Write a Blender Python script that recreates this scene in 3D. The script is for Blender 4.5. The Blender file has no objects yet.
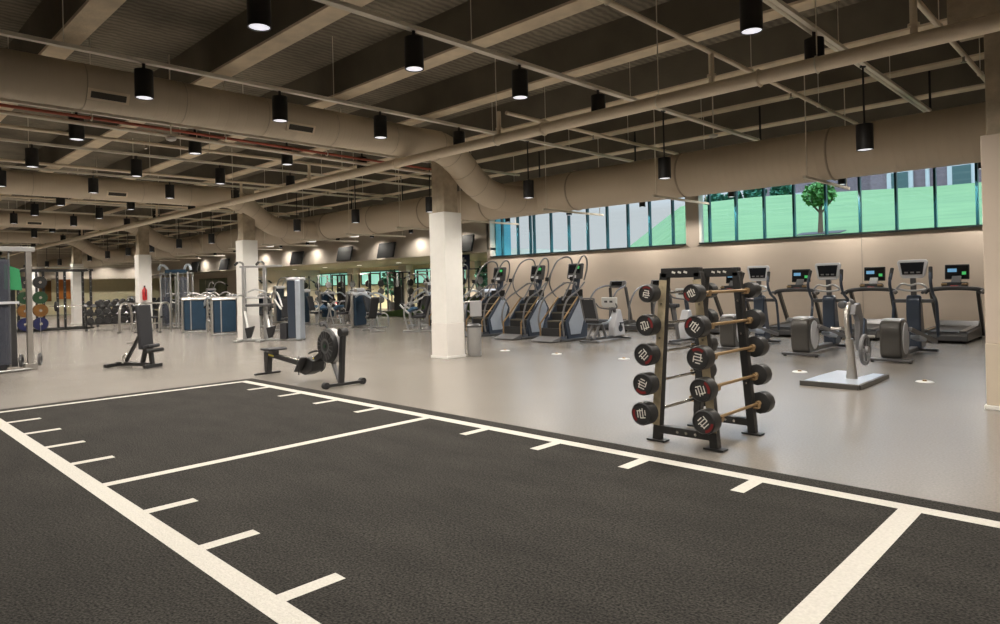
import bpy, math, random
from mathutils import Vector, Matrix
random.seed(7)
sc = bpy.context.scene
COL = sc.collection
PI = math.pi

# ---------------------------------------------------------------- camera
CAMH = 1.53
def rot_axes(yaw, pitch, roll):
    cy, sy = math.cos(yaw), math.sin(yaw)
    f = Vector((cy*math.cos(pitch), sy*math.cos(pitch), math.sin(pitch)))
    r = Vector((sy, -cy, 0)); u = r.cross(f)
    return f, r*math.cos(roll)+u*math.sin(roll), -r*math.sin(roll)+u*math.cos(roll)
F_, R_, U_ = rot_axes(2.3428, 0.0043, -0.0246)
cam_d = bpy.data.cameras.new('camera'); cam = bpy.data.objects.new('camera', cam_d); COL.objects.link(cam)
cam_d.sensor_width = 36; cam_d.lens = 666.446/1000*36
cam_d.shift_y = -(312-280.27)/1000
cam_d.clip_end = 400
m3 = Matrix((R_, U_, -F_)).transposed()
cam.matrix_world = Matrix.Translation((0, 0, CAMH)) @ m3.to_4x4()
sc.camera = cam

# ---------------------------------------------------------------- world, sun, exposure
w = bpy.data.worlds.new('world'); sc.world = w; w.use_nodes = True
WN = w.node_tree.nodes; WL = w.node_tree.links; bg = WN['Background']; bg.inputs[1].default_value = 1.0
# overcast sky: pale at the horizon, brighter and bluer overhead
wt = WN.new('ShaderNodeTexCoord'); wsx = WN.new('ShaderNodeSeparateXYZ'); wr = WN.new('ShaderNodeValToRGB')
WL.new(wt.outputs['Generated'], wsx.inputs[0]); WL.new(wsx.outputs['Z'], wr.inputs[0]); WL.new(wr.outputs[0], bg.inputs[0])
wr.color_ramp.elements[0].position = .10; wr.color_ramp.elements[0].color = (.55, .56, .60, 1)
wr.color_ramp.elements[1].position = .55; wr.color_ramp.elements[1].color = (2.6, 3.5, 4.9, 1)
sd = bpy.data.lights.new('sun', 'SUN'); sd.energy = .5; sd.angle = 0.05; sd.color = (1, .97, .92)
so = bpy.data.objects.new('sun', sd); COL.objects.link(so)
so.rotation_euler = Vector((-.15, .75, -.9)).to_track_quat('-Z', 'Y').to_euler()   # sun stands behind the building
sc.view_settings.view_transform = 'Standard'; sc.view_settings.look = 'None'
sc.view_settings.gamma = 1; sc.view_settings.use_curve_mapping = False
sc.view_settings.exposure = 0.15
LAMP_W = 175.0
WASH_W = 115.0
LAMP_COL = (1.0, 0.92, 0.825)
try:
    sc.cycles.use_denoising = True
    sc.cycles.max_bounces = 7; sc.cycles.diffuse_bounces = 4; sc.cycles.glossy_bounces = 3; sc.cycles.transparent_max_bounces = 12
    sc.cycles.caustics_reflective = False; sc.cycles.caustics_refractive = False
    sc.cycles.sample_clamp_indirect = 4
except Exception: pass

# ---------------------------------------------------------------- materials
M = {}
def mat(name, col, rough=.5, metal=0, var=0, vscale=8, bump=0, bscale=60, emit=None, estr=0, spec=None, detail=3, alpha=None, coat=0):
    m = bpy.data.materials.new(name); m.use_nodes = True; nt = m.node_tree; N = nt.nodes; L = nt.links
    b = N['Principled BSDF']
    b.inputs['Base Color'].default_value = (*col, 1); b.inputs['Roughness'].default_value = rough; b.inputs['Metallic'].default_value = metal
    if spec is not None: b.inputs['Specular IOR Level'].default_value = spec
    if coat: b.inputs['Coat Weight'].default_value = coat
    if emit: b.inputs['Emission Color'].default_value = (*emit, 1); b.inputs['Emission Strength'].default_value = estr
    if alpha is not None: b.inputs['Alpha'].default_value = alpha
    if var or bump:
        tc = N.new('ShaderNodeTexCoord')
    if var:
        n = N.new('ShaderNodeTexNoise'); n.inputs['Scale'].default_value = vscale; n.inputs['Detail'].default_value = detail
        L.new(tc.outputs['Object'], n.inputs['Vector'])
        r = N.new('ShaderNodeMapRange'); r.inputs[1].default_value = .25; r.inputs[2].default_value = .75
        r.inputs[3].default_value = 1-var; r.inputs[4].default_value = 1+var; L.new(n.outputs[0], r.inputs[0])
        mx = N.new('ShaderNodeVectorMath'); mx.operation = 'SCALE'; mx.inputs[0].default_value = col
        L.new(r.outputs[0], mx.inputs['Scale']); L.new(mx.outputs[0], b.inputs['Base Color'])
    if bump:
        n2 = N.new('ShaderNodeTexNoise'); n2.inputs['Scale'].default_value = bscale; n2.inputs['Detail'].default_value = 4
        L.new(tc.outputs['Object'], n2.inputs['Vector'])
        bp = N.new('ShaderNodeBump'); bp.inputs['Strength'].default_value = bump; bp.inputs['Distance'].default_value = .01
        L.new(n2.outputs[0], bp.inputs['Height']); L.new(bp.outputs[0], b.inputs['Normal'])
    M[name] = m
    return m
mat('wall_paint', (.68, .58, .48), .75, var=.03, vscale=1.5)
mat('soffit_paint', (.66, .59, .50), .75, var=.03, vscale=1.5)
mat('white_paint', (.88, .87, .83), .45, var=.02)
mat('white_scuff', (.84, .81, .77), .5, var=.03, vscale=4)
mat('concrete', (.44, .375, .28), .9, var=.28, vscale=5, bump=.6, bscale=30, detail=6)
mat('stem_side_shaded', (.17, .15, .115), .95, var=.2, vscale=1.5, bump=.4, bscale=20)  # sides of the ceiling stems, their shade put into a dark colour
mat('stem', (.80, .68, .52), .9, var=.18, vscale=3, bump=.7, bscale=22, detail=6)  # ceiling stem undersides, lit tone put into a lighter colour than the sides
mat('duct', (.66, .57, .45), .55, var=.05, vscale=2)
def spiral(name, axis):
    m = mat(name, (.66, .57, .45), .55); N = m.node_tree.nodes; L = m.node_tree.links; b = N['Principled BSDF']
    tc = N.new('ShaderNodeTexCoord'); wv = N.new('ShaderNodeTexWave'); wv.bands_direction = axis; wv.inputs['Scale'].default_value = 2.2; wv.inputs['Distortion'].default_value = 0
    pw = N.new('ShaderNodeMath'); pw.operation = 'POWER'; pw.inputs[1].default_value = 14
    bp = N.new('ShaderNodeBump'); bp.inputs['Strength'].default_value = .28; bp.inputs['Distance'].default_value = .008
    L.new(tc.outputs['Object'], wv.inputs['Vector']); L.new(wv.outputs[1], pw.inputs[0]); L.new(pw.outputs[0], bp.inputs['Height']); L.new(bp.outputs[0], b.inputs['Normal'])
spiral('duct_x', 'X'); spiral('duct_y', 'Y')
mat('duct_trim', (.46, .39, .30), .55)
mat('pipe', (.86, .75, .60), .5, var=.04)
mat('conduit', (.86, .81, .70), .5, var=.05)
mat('red_pipe', (.42, .10, .06), .5)
mat('black_metal', (.018, .018, .019), .45)
mat('rack_black', (.022, .022, .022), .4, var=.15, vscale=20)
mat('rack_lit_tan', (.50, .42, .28), .35, metal=.25, var=.25, vscale=14)  # lit look of the near rack uprights, put into the colour
mat('lamp_glass', (.9, .9, .9), .3, emit=(.93, .92, 1.0), estr=.72)
mat('lamp_warm', (.9, .9, .9), .3, emit=(1, .95, .85), estr=1.1)
mat('mullion', (.012, .075, .10), .3)
mat('sill', (.02, .03, .03), .4)
mat('rubber', (.02, .02, .02), .75, var=.15, vscale=12, bump=.2)
mat('plate_rubber', (.022, .022, .022), .45, var=.12, vscale=10)
mat('logo_white', (.7, .68, .62), .5)
mat('logo_red', (.17, .012, .012), .5)
mat('chrome', (.62, .60, .56), .22, metal=1)
mat('steel', (.52, .50, .47), .32, metal=.85, var=.06)
mat('silver', (.46, .46, .46), .38, metal=.55, var=.04)
mat('silver_blue', (.52, .58, .66), .32, metal=.35, var=.04)
mat('dark_grey', (.075, .075, .078), .36, coat=.2)
mat('mid_grey', (.17, .17, .175), .36)
mat('warm_grey', (.072, .069, .064), .28, metal=.3, coat=.4)
mat('tan_metal', (.36, .24, .12), .42, metal=.4)
mat('navy', (.050, .068, .10), .32, metal=.2, coat=.4)
mat('charcoal_pad', (.030, .031, .036), .6, bump=.1, bscale=120)
mat('blue_panel', (.020, .050, .088), .35, var=.12, vscale=6)
mat('blue_pad', (.06, .14, .24), .55)
mat('white_plastic', (.72, .72, .70), .35)
mat('grey_plastic', (.36, .36, .37), .4)
mat('light_grey', (.62, .63, .66), .3)
mat('screen_dark', (.012, .014, .018), .15)
mat('screen_lit', (.05, .12, .2), .2, emit=(.25, .55, .85), estr=.55)
mat('screen_green', (.02, .2, .05), .3, emit=(.1, .75, .2), estr=.5)
mat('red_plastic', (.55, .03, .03), .45)
mat('orange', (.62, .22, .04), .5)
mat('orange_dark', (.17, .075, .012), .5, var=.2)
mat('green_rubber', (.012, .05, .018), .5)
mat('blue_rubber', (.010, .014, .075), .5)
mat('green_cloth', (.03, .26, .10), .7)
mat('yellow', (.75, .62, .05), .5)
mat('yellow_wall', (.80, .74, .50), .7, var=.04)
mat('olive', (.27, .24, .13), .7, var=.05)
mat('green_door', (.10, .13, .06), .45, var=.1)
mat('belt', (.035, .033, .03), .6)
mat('grille', (.05, .042, .03), .6)
mat('tv', (.014, .015, .014), .75)
mat('mulch', (.035, .022, .02), .9)
mat('brick', (.30, .20, .24), .85)
mat('bark', (.12, .07, .04), .9)
mat('leaf', (.07, .20, .035), .7, var=.35, vscale=2)
mat('leaf_dark', (.045, .16, .10), .7, var=.35, vscale=1)
mat('outdoor_white', (.42, .41, .40), .7)
mat('outdoor_window', (.05, .09, .085), .3)
mat('glow_window', (.3, .7, .6), .4, emit=(.42, .88, .70), estr=.6)
mat('mirror', (.80, .82, .74), .04, metal=1)
mat('blue_glass', (.10, .34, .42), .2)
mat('step_tread', (.10, .092, .07), .5, bump=.3, bscale=90)
mat('clear_plastic', (.10, .11, .14), .12, alpha=.45)

def nodes(name):
    m = bpy.data.materials.new(name); m.use_nodes = True; M[name] = m
    return m, m.node_tree.nodes, m.node_tree.links, m.node_tree.nodes['Principled BSDF']
# window glass: thin tinted pane that mostly lets light through
m, N, L, b = nodes('window_glass')
N.remove(b); o = N['Material Output']
tr = N.new('ShaderNodeBsdfTransparent'); tr.inputs[0].default_value = (.90, .99, .97, 1)
gl = N.new('ShaderNodeBsdfGlossy'); gl.inputs['Roughness'].default_value = .03
mx = N.new('ShaderNodeMixShader'); mx.inputs[0].default_value = .04
L.new(tr.outputs[0], mx.inputs[1]); L.new(gl.outputs[0], mx.inputs[2]); L.new(mx.outputs[0], o.inputs[0])
# rubber gym floor: warm grey, slightly glossy, soft large mottling and fine specks
m, N, L, b = nodes('gym_floor')
tc = N.new('ShaderNodeTexCoord')
n1 = N.new('ShaderNodeTexNoise'); n1.inputs['Scale'].default_value = .45; n1.inputs['Detail'].default_value = 3
n2 = N.new('ShaderNodeTexNoise'); n2.inputs['Scale'].default_value = 55; n2.inputs['Detail'].default_value = 2
L.new(tc.outputs['Object'], n1.inputs['Vector']); L.new(tc.outputs['Object'], n2.inputs['Vector'])
cr = N.new('ShaderNodeMix'); cr.data_type = 'RGBA'; cr.inputs[6].default_value = (.222, .203, .178, 1); cr.inputs[7].default_value = (.268, .247, .219, 1)
L.new(n1.outputs[0], cr.inputs[0])
c2 = N.new('ShaderNodeMix'); c2.data_type = 'RGBA'; c2.blend_type = 'MULTIPLY'; c2.inputs[0].default_value = 1
mr = N.new('ShaderNodeMapRange'); mr.inputs[1].default_value = .3; mr.inputs[2].default_value = .7; mr.inputs[3].default_value = .90; mr.inputs[4].default_value = 1.08
L.new(n2.outputs[0], mr.inputs[0]); L.new(cr.outputs[2], c2.inputs[6]); L.new(mr.outputs[0], c2.inputs[7]); L.new(c2.outputs[2], b.inputs['Base Color'])
b.inputs['Roughness'].default_value = .27; b.inputs['Specular IOR Level'].default_value = .8; b.inputs['IOR'].default_value = 1.6
# artificial turf: nearly black short pile
m, N, L, b = nodes('turf')
tc = N.new('ShaderNodeTexCoord')
n1 = N.new('ShaderNodeTexNoise'); n1.inputs['Scale'].default_value = 75; n1.inputs['Detail'].default_value = 3
n2 = N.new('ShaderNodeTexNoise'); n2.inputs['Scale'].default_value = 1.3; n2.inputs['Detail'].default_value = 5
mp = N.new('ShaderNodeMapping'); mp.inputs['Scale'].default_value = (1, 2.6, 1)
L.new(tc.outputs['Object'], n1.inputs['Vector']); L.new(tc.outputs['Object'], mp.inputs[0]); L.new(mp.outputs[0], n2.inputs['Vector'])
r1 = N.new('ShaderNodeMapRange'); r1.inputs[1].default_value = .3; r1.inputs[2].default_value = .72; r1.inputs[3].default_value = .1; r1.inputs[4].default_value = 2.2; L.new(n1.outputs[0], r1.inputs[0])
r2 = N.new('ShaderNodeMapRange'); r2.inputs[1].default_value = .3; r2.inputs[2].default_value = .7; r2.inputs[3].default_value = .80; r2.inputs[4].default_value = 1.18; L.new(n2.outputs[0], r2.inputs[0])
mu = N.new('ShaderNodeMath'); mu.operation = 'MULTIPLY'; L.new(r1.outputs[0], mu.inputs[0]); L.new(r2.outputs[0], mu.inputs[1])
vs = N.new('ShaderNodeVectorMath'); vs.operation = 'SCALE'; vs.inputs[0].default_value = (.028, .026, .0225); L.new(mu.outputs[0], vs.inputs['Scale']); L.new(vs.outputs[0], b.inputs['Base Color'])
b.inputs['Roughness'].default_value = .9; b.inputs['Specular IOR Level'].default_value = .2
bp = N.new('ShaderNodeBump'); bp.inputs['Strength'].default_value = .8; bp.inputs['Distance'].default_value = .012; L.new(n1.outputs[0], bp.inputs['Height']); L.new(bp.outputs[0], b.inputs['Normal'])
# white turf pile
mat('turf_white', (.56, .54, .49), .9, var=.10, vscale=60, bump=.6, bscale=80)
# sprayed ribbed deck
m, N, L, b = nodes('deck')
tc = N.new('ShaderNodeTexCoord')
wv = N.new('ShaderNodeTexWave'); wv.wave_type = 'BANDS'; wv.bands_direction = 'X'; wv.inputs['Scale'].default_value = 2.6; wv.inputs['Distortion'].default_value = 3.5; wv.inputs['Detail'].default_value = 3; wv.inputs['Detail Scale'].default_value = 2.5
nz = N.new('ShaderNodeTexNoise'); nz.inputs['Scale'].default_value = 1.1; nz.inputs['Detail'].default_value = 6
L.new(tc.outputs['Object'], wv.inputs['Vector']); L.new(tc.outputs['Object'], nz.inputs['Vector'])
cr = N.new('ShaderNodeMix'); cr.data_type = 'RGBA'; cr.inputs[6].default_value = (.205, .180, .140, 1); cr.inputs[7].default_value = (.31, .275, .215, 1); L.new(wv.outputs[0], cr.inputs[0])
c2 = N.new('ShaderNodeMix'); c2.data_type = 'RGBA'; c2.blend_type = 'MULTIPLY'; c2.inputs[0].default_value = 1
r1 = N.new('ShaderNodeMapRange'); r1.inputs[1].default_value = .3; r1.inputs[2].default_value = .7; r1.inputs[3].default_value = .65; r1.inputs[4].default_value = 1.15; L.new(nz.outputs[0], r1.inputs[0])
L.new(cr.outputs[2], c2.inputs[6]); L.new(r1.outputs[0], c2.inputs[7]); L.new(c2.outputs[2], b.inputs['Base Color'])
b.inputs['Roughness'].default_value = .95
bp = N.new('ShaderNodeBump'); bp.inputs['Strength'].default_value = .5; bp.inputs['Distance'].default_value = .03; L.new(wv.outputs[0], bp.inputs['Height']); L.new(bp.outputs[0], b.inputs['Normal'])
# lawn
m, N, L, b = nodes('lawn')
tc = N.new('ShaderNodeTexCoord'); n1 = N.new('ShaderNodeTexNoise'); n1.inputs['Scale'].default_value = .8; n1.inputs['Detail'].default_value = 8
mp = N.new('ShaderNodeMapping'); mp.inputs['Scale'].default_value = (.5, 1.6, 1); L.new(tc.outputs['Object'], mp.inputs[0]); L.new(mp.outputs[0], n1.inputs['Vector'])
cr = N.new('ShaderNodeMix'); cr.data_type = 'RGBA'; cr.inputs[6].default_value = (.040, .100, .022, 1); cr.inputs[7].default_value = (.135, .225, .070, 1); L.new(n1.outputs[0], cr.inputs[0]); L.new(cr.outputs[2], b.inputs['Base Color']); b.inputs['Roughness'].default_value = .9
# brick of the building outside
m = M['brick']; N = m.node_tree.nodes; L = m.node_tree.links; b = N['Principled BSDF']
tc = N.new('ShaderNodeTexCoord'); bt = N.new('ShaderNodeTexBrick'); bt.inputs['Scale'].default_value = 4
bt.inputs[1].default_value = (.13, .085, .09, 1); bt.inputs[2].default_value = (.18, .12, .13, 1); bt.inputs[3].default_value = (.22, .18, .19, 1)
mp = N.new('ShaderNodeMapping'); mp.inputs['Rotation'].default_value = (PI/2, 0, 0); L.new(tc.outputs['Object'], mp.inputs[0]); L.new(mp.outputs[0], bt.inputs['Vector']); L.new(bt.outputs[0], b.inputs['Base Color'])

# ---------------------------------------------------------------- mesh kit
def perp(d):
    d = d.normalized(); a = Vector((0, 0, 1)) if abs(d.z) < .9 else Vector((1, 0, 0))
    u = d.cross(a).normalized(); return u, u.cross(d).normalized()
class MB:
    def __init__(s): s.v = []; s.f = []; s.m = []; s.mats = []; s.X = None; s.c = 0
    def use(s, name):
        if name not in s.mats: s.mats.append(name)
        s.c = s.mats.index(name); return s
    def add(s, vs, fs):
        o = len(s.v)
        for p in vs:
            p = Vector(p)
            if s.X is not None: p = s.X @ p
            s.v.append(p)
        for f in fs: s.f.append([i+o for i in f]); s.m.append(s.c)
        return s
    def box(s, c, d, rz=0, rx=0, ry=0):
        c = Vector(c); R = Matrix.Rotation(rz, 3, 'Z') @ Matrix.Rotation(ry, 3, 'Y') @ Matrix.Rotation(rx, 3, 'X')
        vs = [c + R @ Vector((x*d[0]/2, y*d[1]/2, z*d[2]/2)) for x in (-1, 1) for y in (-1, 1) for z in (-1, 1)]
        return s.add(vs, [(0, 1, 3, 2), (4, 6, 7, 5), (0, 4, 5, 1), (2, 3, 7, 6), (0, 2, 6, 4), (1, 5, 7, 3)])
    def bar(s, a, b, w, h, up=(0, 0, 1)):          # rectangular section from a to b
        a = Vector(a); b = Vector(b); d = (b-a).normalized(); up = Vector(up)
        if abs(d.dot(up)) > .98: up = Vector((0, 1, 0))
        x = d.cross(up).normalized(); y = x.cross(d).normalized(); vs = []
        for p in (a, b):
            for i, j in ((-1, -1), (1, -1), (1, 1), (-1, 1)): vs.append(p + x*(i*w/2) + y*(j*h/2))
        return s.add(vs, [(3, 2, 1, 0), (4, 5, 6, 7), (0, 1, 5, 4), (1, 2, 6, 5), (2, 3, 7, 6), (3, 0, 4, 7)])
    def tube(s, pts, r, n=8, closed=False, flat=1.0):
        P = [Vector(p) for p in pts]; k = len(P); rs = r if isinstance(r, (list, tuple)) else [r]*k
        t0 = (P[1]-P[0]).normalized(); u, w_ = perp(t0); vs = []; prev = t0
        for i in range(k):
            if closed: t = (P[(i+1) % k]-P[i-1]).normalized()
            else: t = (P[min(i+1, k-1)]-P[max(i-1, 0)]).normalized()
            q = prev.rotation_difference(t); u = q @ u; w_ = q @ w_; prev = t
            for j in range(n):
                a = 2*PI*j/n; vs.append(P[i] + u*math.cos(a)*rs[i] + w_*math.sin(a)*rs[i]*flat)
        fs = []
        for i in range(k if closed else k-1):
            for j in range(n):
                a = i*n+j; b = i*n+(j+1) % n; c = ((i+1) % k)*n+(j+1) % n; d = ((i+1) % k)*n+j
                fs.append((a, b, c, d))
        if not closed: fs.append(tuple(range(n-1, -1, -1))); fs.append(tuple((k-1)*n+j for j in range(n)))
        return s.add(vs, fs)
    def cyl(s, a, b, r, n=16, r2=None):
        return s.tube([a, b], [r, r if r2 is None else r2], n)
    def lathe(s, prof, base, axis=(0, 0, 1), n=20, cap=True):   # prof: (radius, height)
        base = Vector(base); ax = Vector(axis).normalized(); u, w_ = perp(ax); vs = []
        for r, h in prof:
            for j in range(n):
                a = 2*PI*j/n; vs.append(base + ax*h + (u*math.cos(a)+w_*math.sin(a))*r)
        fs = []
        for i in range(len(prof)-1):
            for j in range(n): fs.append((i*n+j, i*n+(j+1) % n, (i+1)*n+(j+1) % n, (i+1)*n+j))
        if cap:
            fs.append(tuple(range(n-1, -1, -1))); fs.append(tuple((len(prof)-1)*n+j for j in range(n)))
        return s.add(vs, fs)
    def prism(s, poly, plane, d0, d1):
        def P(a, b, d): return {'yz': (d, a, b), 'xz': (a, d, b), 'xy': (a, b, d)}[plane]
        n = len(poly); vs = [P(a, b, d0) for a, b in poly] + [P(a, b, d1) for a, b in poly]
        fs = [tuple(range(n-1, -1, -1)), tuple(range(n, 2*n))] + [(i, (i+1) % n, n+(i+1) % n, n+i) for i in range(n)]
        return s.add(vs, fs)
    def quad(s, a, b, c, d): return s.add([a, b, c, d], [(0, 1, 2, 3)])
    def ring(s, c, axis, R, r, n=28, k=8, flat=1):
        c = Vector(c); u, w_ = perp(Vector(axis))
        return s.tube([c + (u*math.cos(2*PI*i/n)+w_*math.sin(2*PI*i/n))*R for i in range(n)], r, k, closed=True, flat=flat)
    def build(s, name, parent=None, bevel=0, seg=2, smooth=True, fix=True):
        me = bpy.data.meshes.new(name); me.from_pydata([tuple(v) for v in s.v], [], s.f)
        for n_ in s.mats: me.materials.append(M[n_])
        for p, i in zip(me.polygons, s.m): p.material_index = i
        if fix:
            import bmesh
            bm = bmesh.new(); bm.from_mesh(me); bmesh.ops.recalc_face_normals(bm, faces=bm.faces); bm.to_mesh(me); bm.free()
        if smooth:
            me.shade_smooth(); me.set_sharp_from_angle(angle=math.radians(38))
        me.update()
        o = bpy.data.objects.new(name, me); COL.objects.link(o)
        if parent: o.parent = parent
        if bevel:
            md = o.modifiers.new('bevel', 'BEVEL'); md.width = bevel; md.segments = seg; md.limit_method = 'ANGLE'; md.angle_limit = math.radians(40)
        return o
def mb(m_): return MB().use(m_)
def tag(o, label=None, cat=None, group=None, kind=None):
    if label: o['label'] = label
    if cat: o['category'] = cat
    if group: o['group'] = group
    if kind: o['kind'] = kind
    return o
def thing(name, label, cat, loc=(0, 0, 0), rz=0, group=None):
    o = bpy.data.objects.new(name, None); COL.objects.link(o); o.location = loc; o.rotation_euler = (0, 0, rz); o.empty_display_size = .1
    return tag(o, label, cat, group)
KIDS = {}
def copy_tree(o, parent=None):
    c = o.copy(); COL.objects.link(c); c.parent = parent
    for ch in o.children: copy_tree(ch, c)
    return c
def place(proto, loc, rz=None, label=None, group=None, used=set()):
    o = proto
    if proto.name in used: o = copy_tree(proto)
    used.add(proto.name)
    o.location = loc
    if rz is not None: o.rotation_euler = (0, 0, rz)
    if label: o['label'] = label
    if group: o['group'] = group
    return o
def struct(m_, name, **k): return tag(m_.build(name, **k), kind='structure')
def arc(c, R, a0, a1, n, plane='yz', d=0):
    out = []
    for i in range(n+1):
        a = math.radians(a0+(a1-a0)*i/n); p, q = c[0]+R*math.cos(a), c[1]+R*math.sin(a)
        out.append({'yz': (d, p, q), 'xz': (p, d, q), 'xy': (p, q, d)}[plane])
    return out
def bez(pts, n=12):                                   # smooth curve through points (Catmull-Rom)
    P = [Vector(p) for p in pts]; P = [P[0]*2-P[1]] + P + [P[-1]*2-P[-2]]; out = []
    for i in range(1, len(P)-2):
        for j in range(n):
            t = j/n; a, b, c, d = P[i-1:i+3]
            out.append(.5*((2*b)+(c-a)*t+(2*a-5*b+4*c-d)*t*t+(-a+3*b-3*c+d)*t**3))
    out.append(P[-2]); return out
ORD = ['first', 'second', 'third', 'fourth', 'fifth', 'sixth', 'seventh', 'eighth', 'ninth', 'tenth', 'eleventh', 'twelfth', 'thirteenth', 'fourteenth', 'fifteenth', 'sixteenth', 'seventeenth', 'eighteenth', 'nineteenth']

# ================================================================ SETTING
XW0, XW1, YW, YR = -58.0, 6.0, 19.4, 27.0     # room ends, window wall, recess back wall
ZD = 5.32                                      # underside of the roof deck
struct(mb('gym_floor').box((-26, 9.5, -.1), (64, 35.4, .2)), 'floor', smooth=False)
struct(mb('deck').box((-26, 6.2, ZD+.15), (64, 28.4, .3)), 'ceiling', smooth=False)
struct(mb('wall_paint').box((6.1, 6, 2.66), (.2, 28, 5.32)), 'wall_right', smooth=False)
struct(mb('wall_paint').box((-26, -8.1, 2.66), (64, .2, 5.32)), 'wall_left', smooth=False)
struct(mb('soffit_paint').box((-58.1, 9.5, 2.66), (.2, 35.4, 5.32)).use('yellow_wall').box((-57.97, 11, 1.3), (.06, 30, 2.6)).use('soffit_paint').box((-57.6, 9.5, 3.95), (.8, 34, 2.7)), 'wall_far', smooth=False)
# window wall with its two strips of glazing
SILL, HEAD = 2.60, 4.35
W1a, W1b, W2a, W2b = -19.4, -10.56, -10.10, -2.30
wl = mb('wall_paint')
def wbox(x0, x1, z0, z1): wl.box(((x0+x1)/2, YW+.15, (z0+z1)/2), (x1-x0, .3, z1-z0))
wbox(W1a, 6.0, 0, SILL); wbox(W1a, 6.0, HEAD, ZD); wbox(W1b, W2a, SILL, HEAD); wbox(W2b, 6.0, SILL, HEAD)
struct(wl, 'wall_window', smooth=False)
struct(mb('wall_paint').box((-19.5, 23.2, 1.5), (.2, 7.6, 3.0)).box((-19.5, YW+.15, 4.1), (.2, .3, 2.4)).use('blue_glass').box((-19.38, 20.15, 2.3), (.05, .9, 4.6)), 'wall_return', smooth=False)
wall_seam = mb('sill').box((-5.45, YW-.002, 1.3), (.004, .006, 2.6))
struct(wall_seam, 'trim_1', smooth=False)
struct(mb('warm_grey').box((-6.7, YW-.015, .06), (25.4, .03, .12)), 'baseboard_window', smooth=False)
ms1 = [-18.77+.857*i for i in range(10)]
ms2 = [-9.78+.858*i for i in range(9)]
for n_, (a, b_, ms) in enumerate(((W1a, W1b, ms1), (W2a, W2b, ms2))):
    g = mb('mullion')
    for x in ms: g.box((x, YW+.09, (SILL+HEAD)/2), (.055, .12, HEAD-SILL))
    if n_ == 0: g.box((-17.25, YW+.09, (SILL+HEAD)/2), (.05, .12, HEAD-SILL))
    g.use('sill').box(((a+b_)/2, YW+.06, SILL+.02), (b_-a, .2, .05)).box(((a+b_)/2, YW+.1, HEAD-.03), (b_-a, .12, .06))
    wo = struct(g, 'window_%d' % (n_+1), smooth=False)
    p = mb('window_glass').quad((a, YW+.12, SILL), (b_, YW+.12, SILL), (b_, YW+.12, HEAD), (a, YW+.12, HEAD)).build('pane', wo, smooth=False, fix=False)
# soffit over the recess on the far left part of the same wall line
SZ = 2.85
struct(mb('soffit_paint').box((-38.75, YW+.15, (SZ+ZD)/2), (38.5, .3, ZD-SZ)), 'wall_soffit', smooth=False)
struct(mb('olive').box((-38.75, 23.3, SZ+.04), (38.5, 7.5, .08)).use('outdoor_white').box((-38.75, 23.5, SZ+.095), (38.5, 7.4, .03)), 'ceiling_recess', smooth=False)
# recess back wall with openings of green light between pilasters
rw = mb('yellow_wall').box((-38.75, YR+.1, 1.5), (38.5, .2, 3.0))
struct(rw, 'wall_recess', smooth=False)
pw = mb('soffit_paint')
for x in (-21.5, -28.2, -34.6, -40.6, -47.2, -53.5): pw.box((x, YR-.25, 1.48), (.8, .5, 2.95))
struct(pw, 'trim_2', smooth=False)
for i, (x0, x1) in enumerate(((-28.0, -21.7), (-34.4, -28.5), (-40.4, -34.9), (-47.0, -40.9))):
    c_ = (x0+x1)/2; g = mb('mullion'); wd = x1-x0-1.0
    for k in range(5): g.box((c_-wd/2+wd*k/4, YR-.03, 2.1), (.06, .08, .9))
    g.box((c_, YR-.03, 2.55), (wd, .08, .06)).box((c_, YR-.03, 1.65), (wd, .08, .06))
    wo = struct(g, 'window_%d' % (i+3), smooth=False)
    mb('glow_window').box((c_, YR-.012, 2.1), (wd, .02, .86)).build('pane', wo, smooth=False)
# green doors on the shallow wall far left
struct(mb('soffit_paint').box((-51.7, 20.7, 1.45), (12.4, .2, 2.9)).box((-45.6, 23.8, 1.45), (.2, 6.4, 2.9)), 'wall_back', smooth=False)
for i, (x, wd) in enumerate(((-49.8, 4.8), (-56.3, 2.9))):
    d_ = mb('green_door').box((x, 20.57, 1.2), (wd, .06, 2.4)); d_.use('olive')
    for k in (-1, 0, 1): d_.box((x+k*wd/4, 20.535, 1.2), (.04, .02, 2.4))
    struct(d_, 'door_%d' % (i+1), smooth=False)
# stems, girders
ST = [2.33+2.03*k for k in range(-4, 9)]
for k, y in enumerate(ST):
    s_ = mb('stem_side_shaded'); s_.prism([(y-.155, 4.83), (y+.155, 4.83), (y+.24, ZD), (y-.24, ZD)], 'yz', XW0, XW1)
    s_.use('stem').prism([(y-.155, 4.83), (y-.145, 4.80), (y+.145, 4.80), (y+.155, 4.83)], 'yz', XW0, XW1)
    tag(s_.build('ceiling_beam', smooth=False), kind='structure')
COLX = [-1.31, -10.83, -20.10, -29.42, -39.2, -49.1]
for i, x in enumerate(COLX):
    w_ = .48
    if i == 0:
        g = mb('concrete').box((x+w_/2, .6, 4.94), (w_, 17.0, .68)); tag(g.build('ceiling_girder', smooth=False), kind='structure')
    y0 = 9.0
    c_ = mb('concrete').box((x+w_/2, y0+w_/2+.03, 3.8), (w_-.10, w_-.10, 1.65), 0)
    c_.use('white_paint' if i else 'wall_paint').box((x+w_/2, y0+w_/2+.03, 1.88), (w_, w_, 2.30))
    c_.use('white_scuff' if i else 'duct').box((x+w_/2, y0+w_/2+.03, .39), (w_+.012, w_+.012, .68)).use('white_paint').box((x+w_/2, y0+w_/2+.03, .025), (w_+.05, w_+.05, .05))
    if i == 0:   # corbel where the girder meets the near column
        c_.use('concrete').box((x+w_/2, y0+w_/2, 4.45), (w_+.5, w_+.25, .35))
    tag(c_.build('column', bevel=.008, smooth=False), kind='structure')

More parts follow.
